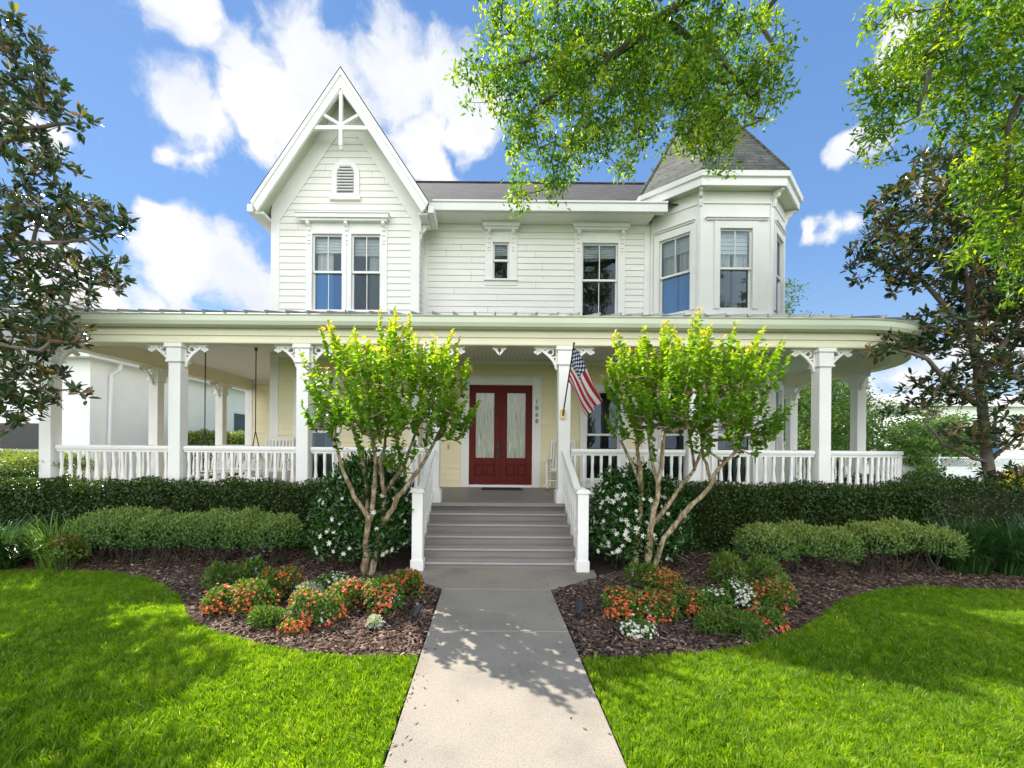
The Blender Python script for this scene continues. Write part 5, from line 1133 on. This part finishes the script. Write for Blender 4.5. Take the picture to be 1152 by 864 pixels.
# ------------------------------------------------------------------ neighbours and far things
nh = empty('white_neighbour_house', (-13, 16, 0), 'white single-storey neighbouring house beyond the left porch with grey roof', 'house')
mb = MB(); mb.box(-22, -11.0, 12.0, 34, -.1, 4.15); mb.build('wall', M['neigh'], nh)
mb = MB(); mb.prism([(-22.4, 11.6, 4.3), (-10.6, 11.6, 4.3), (-16.5, 11.6, 4.3 + 2.9)], (0, 22.8, 0))
mb2 = MB(); z = 4.3; mb2.add([(-22.5, 11.5, 4.28), (-10.5, 11.5, 4.28), (-10.5, 34.5, 4.28), (-22.5, 34.5, 4.28), (-16.5, 16.5, 7.3), (-16.5, 30, 7.3)], [(0, 1, 4), (1, 2, 5, 4), (2, 3, 5), (3, 0, 4, 5), (0, 3, 2, 1)])
mb2.build('roof', simple('neighbour_grey_shingles', (.05, .055, .06), .9, .2, 3, .5), nh)
mb = MB(); mb.box(-22.3, -10.85, 11.62, 11.8, 4.08, 4.279); mb.box(-10.85, -10.68, 11.62, 34, 4.08, 4.279); mb.box(-22.3, -11, 11.8, 12.0, 4.1, 4.13); mb.box(-11.0, -10.85, 11.8, 34, 4.1, 4.13); mb.build('eave', M['pvc'], nh, bevel=.02)
mb = MB(); mb.tube([(-10.75, 12.7, 4.1), (-10.78, 12.7, 3.9), (-10.93, 12.6, 3.75), (-10.93, 12.5, .1)], .05, 8); mb.build('downpipe', M['pvc'], nh)
for y in (18.6, 27): mb = MB(); mb.box(-11.0, -10.95, y, y + 1.1, 1.4, 3.2); wn = mb.build('window', M['pvc'], nh); mb = MB(); mb.box(-10.96, -10.94, y + .1, y + 1.0, 1.5, 3.1); mb.build('pane', M['glass_g'], wn)
mb = MB(); mb.box(-13.4, -12.2, 11.93, 11.99, 1.6, 2.3); wn = mb.build('window', M['dark'], nh)
hedge('hedge', [(-10.6, -8.6, 15.0, 16.0, .1, 2.1)], 12000, M['l_box'], .09, .05, .75, 'sunlit clipped hedge beside the white neighbouring house', 'hedge')
hedge('hedge', [(-10.8, -9.2, 10.4, 11.0, 0, .9)], 6000, M['l_box'], .07, .04, .8, 'low sunlit shrubs at the foot of the neighbouring white wall', 'hedge')
# right
def fartree(x, y, ztop, r, label, n=260, mat='l_far', z0=None, cat='tree', name='background_tree', lf=.16):
    root = empty(name, (x, y, 0), label, cat, 'trees and shrubs beyond the porch'); zb = z0 if z0 is not None else ztop * .25; zc = (ztop + zb) / 2; ch = (ztop - zb) / 2
    q = rv(n) * (rng.random((n, 1)) ** .4); q = q * (1 + .25 * np.sin(q[:, 0:1] * 5 + x) * np.sin(q[:, 2:3] * 6)); nodes = thin(np.array([x, y, zc]) + q * np.array([r, r, ch]), r * .16)
    mb, ends = branchnet([stem([(x, y, -.05), (x + .1, y, zc * .6), (x, y, zc)], .05 + r * .04, .03)], nodes, .008); mb.build('trunk', M['bark_o'], root, smooth=True)
    crown_leaves('crown', ends, 46, r * .11, lf, lf * .5, M[mat], root, cltint(.45, .2, .15)); return root
fartree(17.8, 26, 11.2, 1.7, 'round-topped green tree showing above the porch roof at the right')
fartree(20.3, 27, 10.1, 1.6, 'smaller green treetop showing above the porch roof at the right')
fartree(14.5, 20, 6.2, 2.2, 'leafy green tree seen between the right porch posts', 420, z0=.2)
fartree(17.5, 22, 5.4, 2.0, 'pale green tree seen behind the outermost right porch post', 420, z0=.2)
fartree(18.6, 19.5, 2.6, 1.3, 'low green bush behind the lattice fence, nearest the porch', 200, z0=.1, cat='bush', name='background_bush')
fartree(23.5, 23, 4.2, 1.9, 'broad green bush between the fence and the white house', 320, z0=.1, cat='bush', name='background_bush')
fartree(20.8, 20.6, 3.2, 1.6, 'mid green bush rising over the lattice fence', 300, z0=.1, cat='bush', name='background_bush')
dome('yellow_shrub', [(14.6, 11.9, .55, .6, .6, .6), (15.4, 12.1, .6, .7, .6, .65)], 5000, M['l_yel'], .09, .05, .5, 'bright yellow shrub by the street at the right edge', 'shrub', None, 4)
fc_ = empty('lattice_fence', (21, 19, 0), 'white vinyl fence with lattice top beyond the right porch', 'fence')
mb = MB(); mb.box(15.5, 30, 19.0, 19.03, .05, .98); mb.box(15.5, 30, 18.98, 19.05, .981, 1.04); mb.box(15.5, 30, 18.98, 19.05, 1.40, 1.46); mb.build('panel', M['pvc'], fc_)
mb = MB(); x = 15.5
while x < 30: mb.bar((x, 19.01, 1.04), (x + .36, 19.01, 1.40), .012, .03, (0, 1, 0)); mb.bar((x + .36, 19.03, 1.04), (x, 19.03, 1.40), .012, .03, (0, 1, 0)); x += .11
mb.build('lattice', M['pvc'], fc_)
for i in range(8): mb = MB(); x = 15.5 + 2.05 * i; mb.box(x - .06, x + .06, 18.95, 19.08, 0, 1.55); mb.lathe((x, 19.015, 1.55), [(.11, 0), (.11, .03), (.01, .10)], 4, R(45)); mb.build('fence_post', M['pvc'], fc_)
h2 = empty('white_neighbour_house', (37, 31, 0), 'white house behind the magnolia at the right edge', 'house')
mb = MB(); mb.box(29.5, 50, 29.5, 40, 0, 4.7); mb.build('wall', M['neigh'], h2)
mb = MB(); mb.prism([(29.1, 29.0, 4.7), (29.1, 40.4, 4.7), (29.1, 34.8, 6.2)], (21.5, 0, 0)); mb.build('roof', simple('pale_grey_roof', (.45, .44, .43), .8, .1, 2), h2)
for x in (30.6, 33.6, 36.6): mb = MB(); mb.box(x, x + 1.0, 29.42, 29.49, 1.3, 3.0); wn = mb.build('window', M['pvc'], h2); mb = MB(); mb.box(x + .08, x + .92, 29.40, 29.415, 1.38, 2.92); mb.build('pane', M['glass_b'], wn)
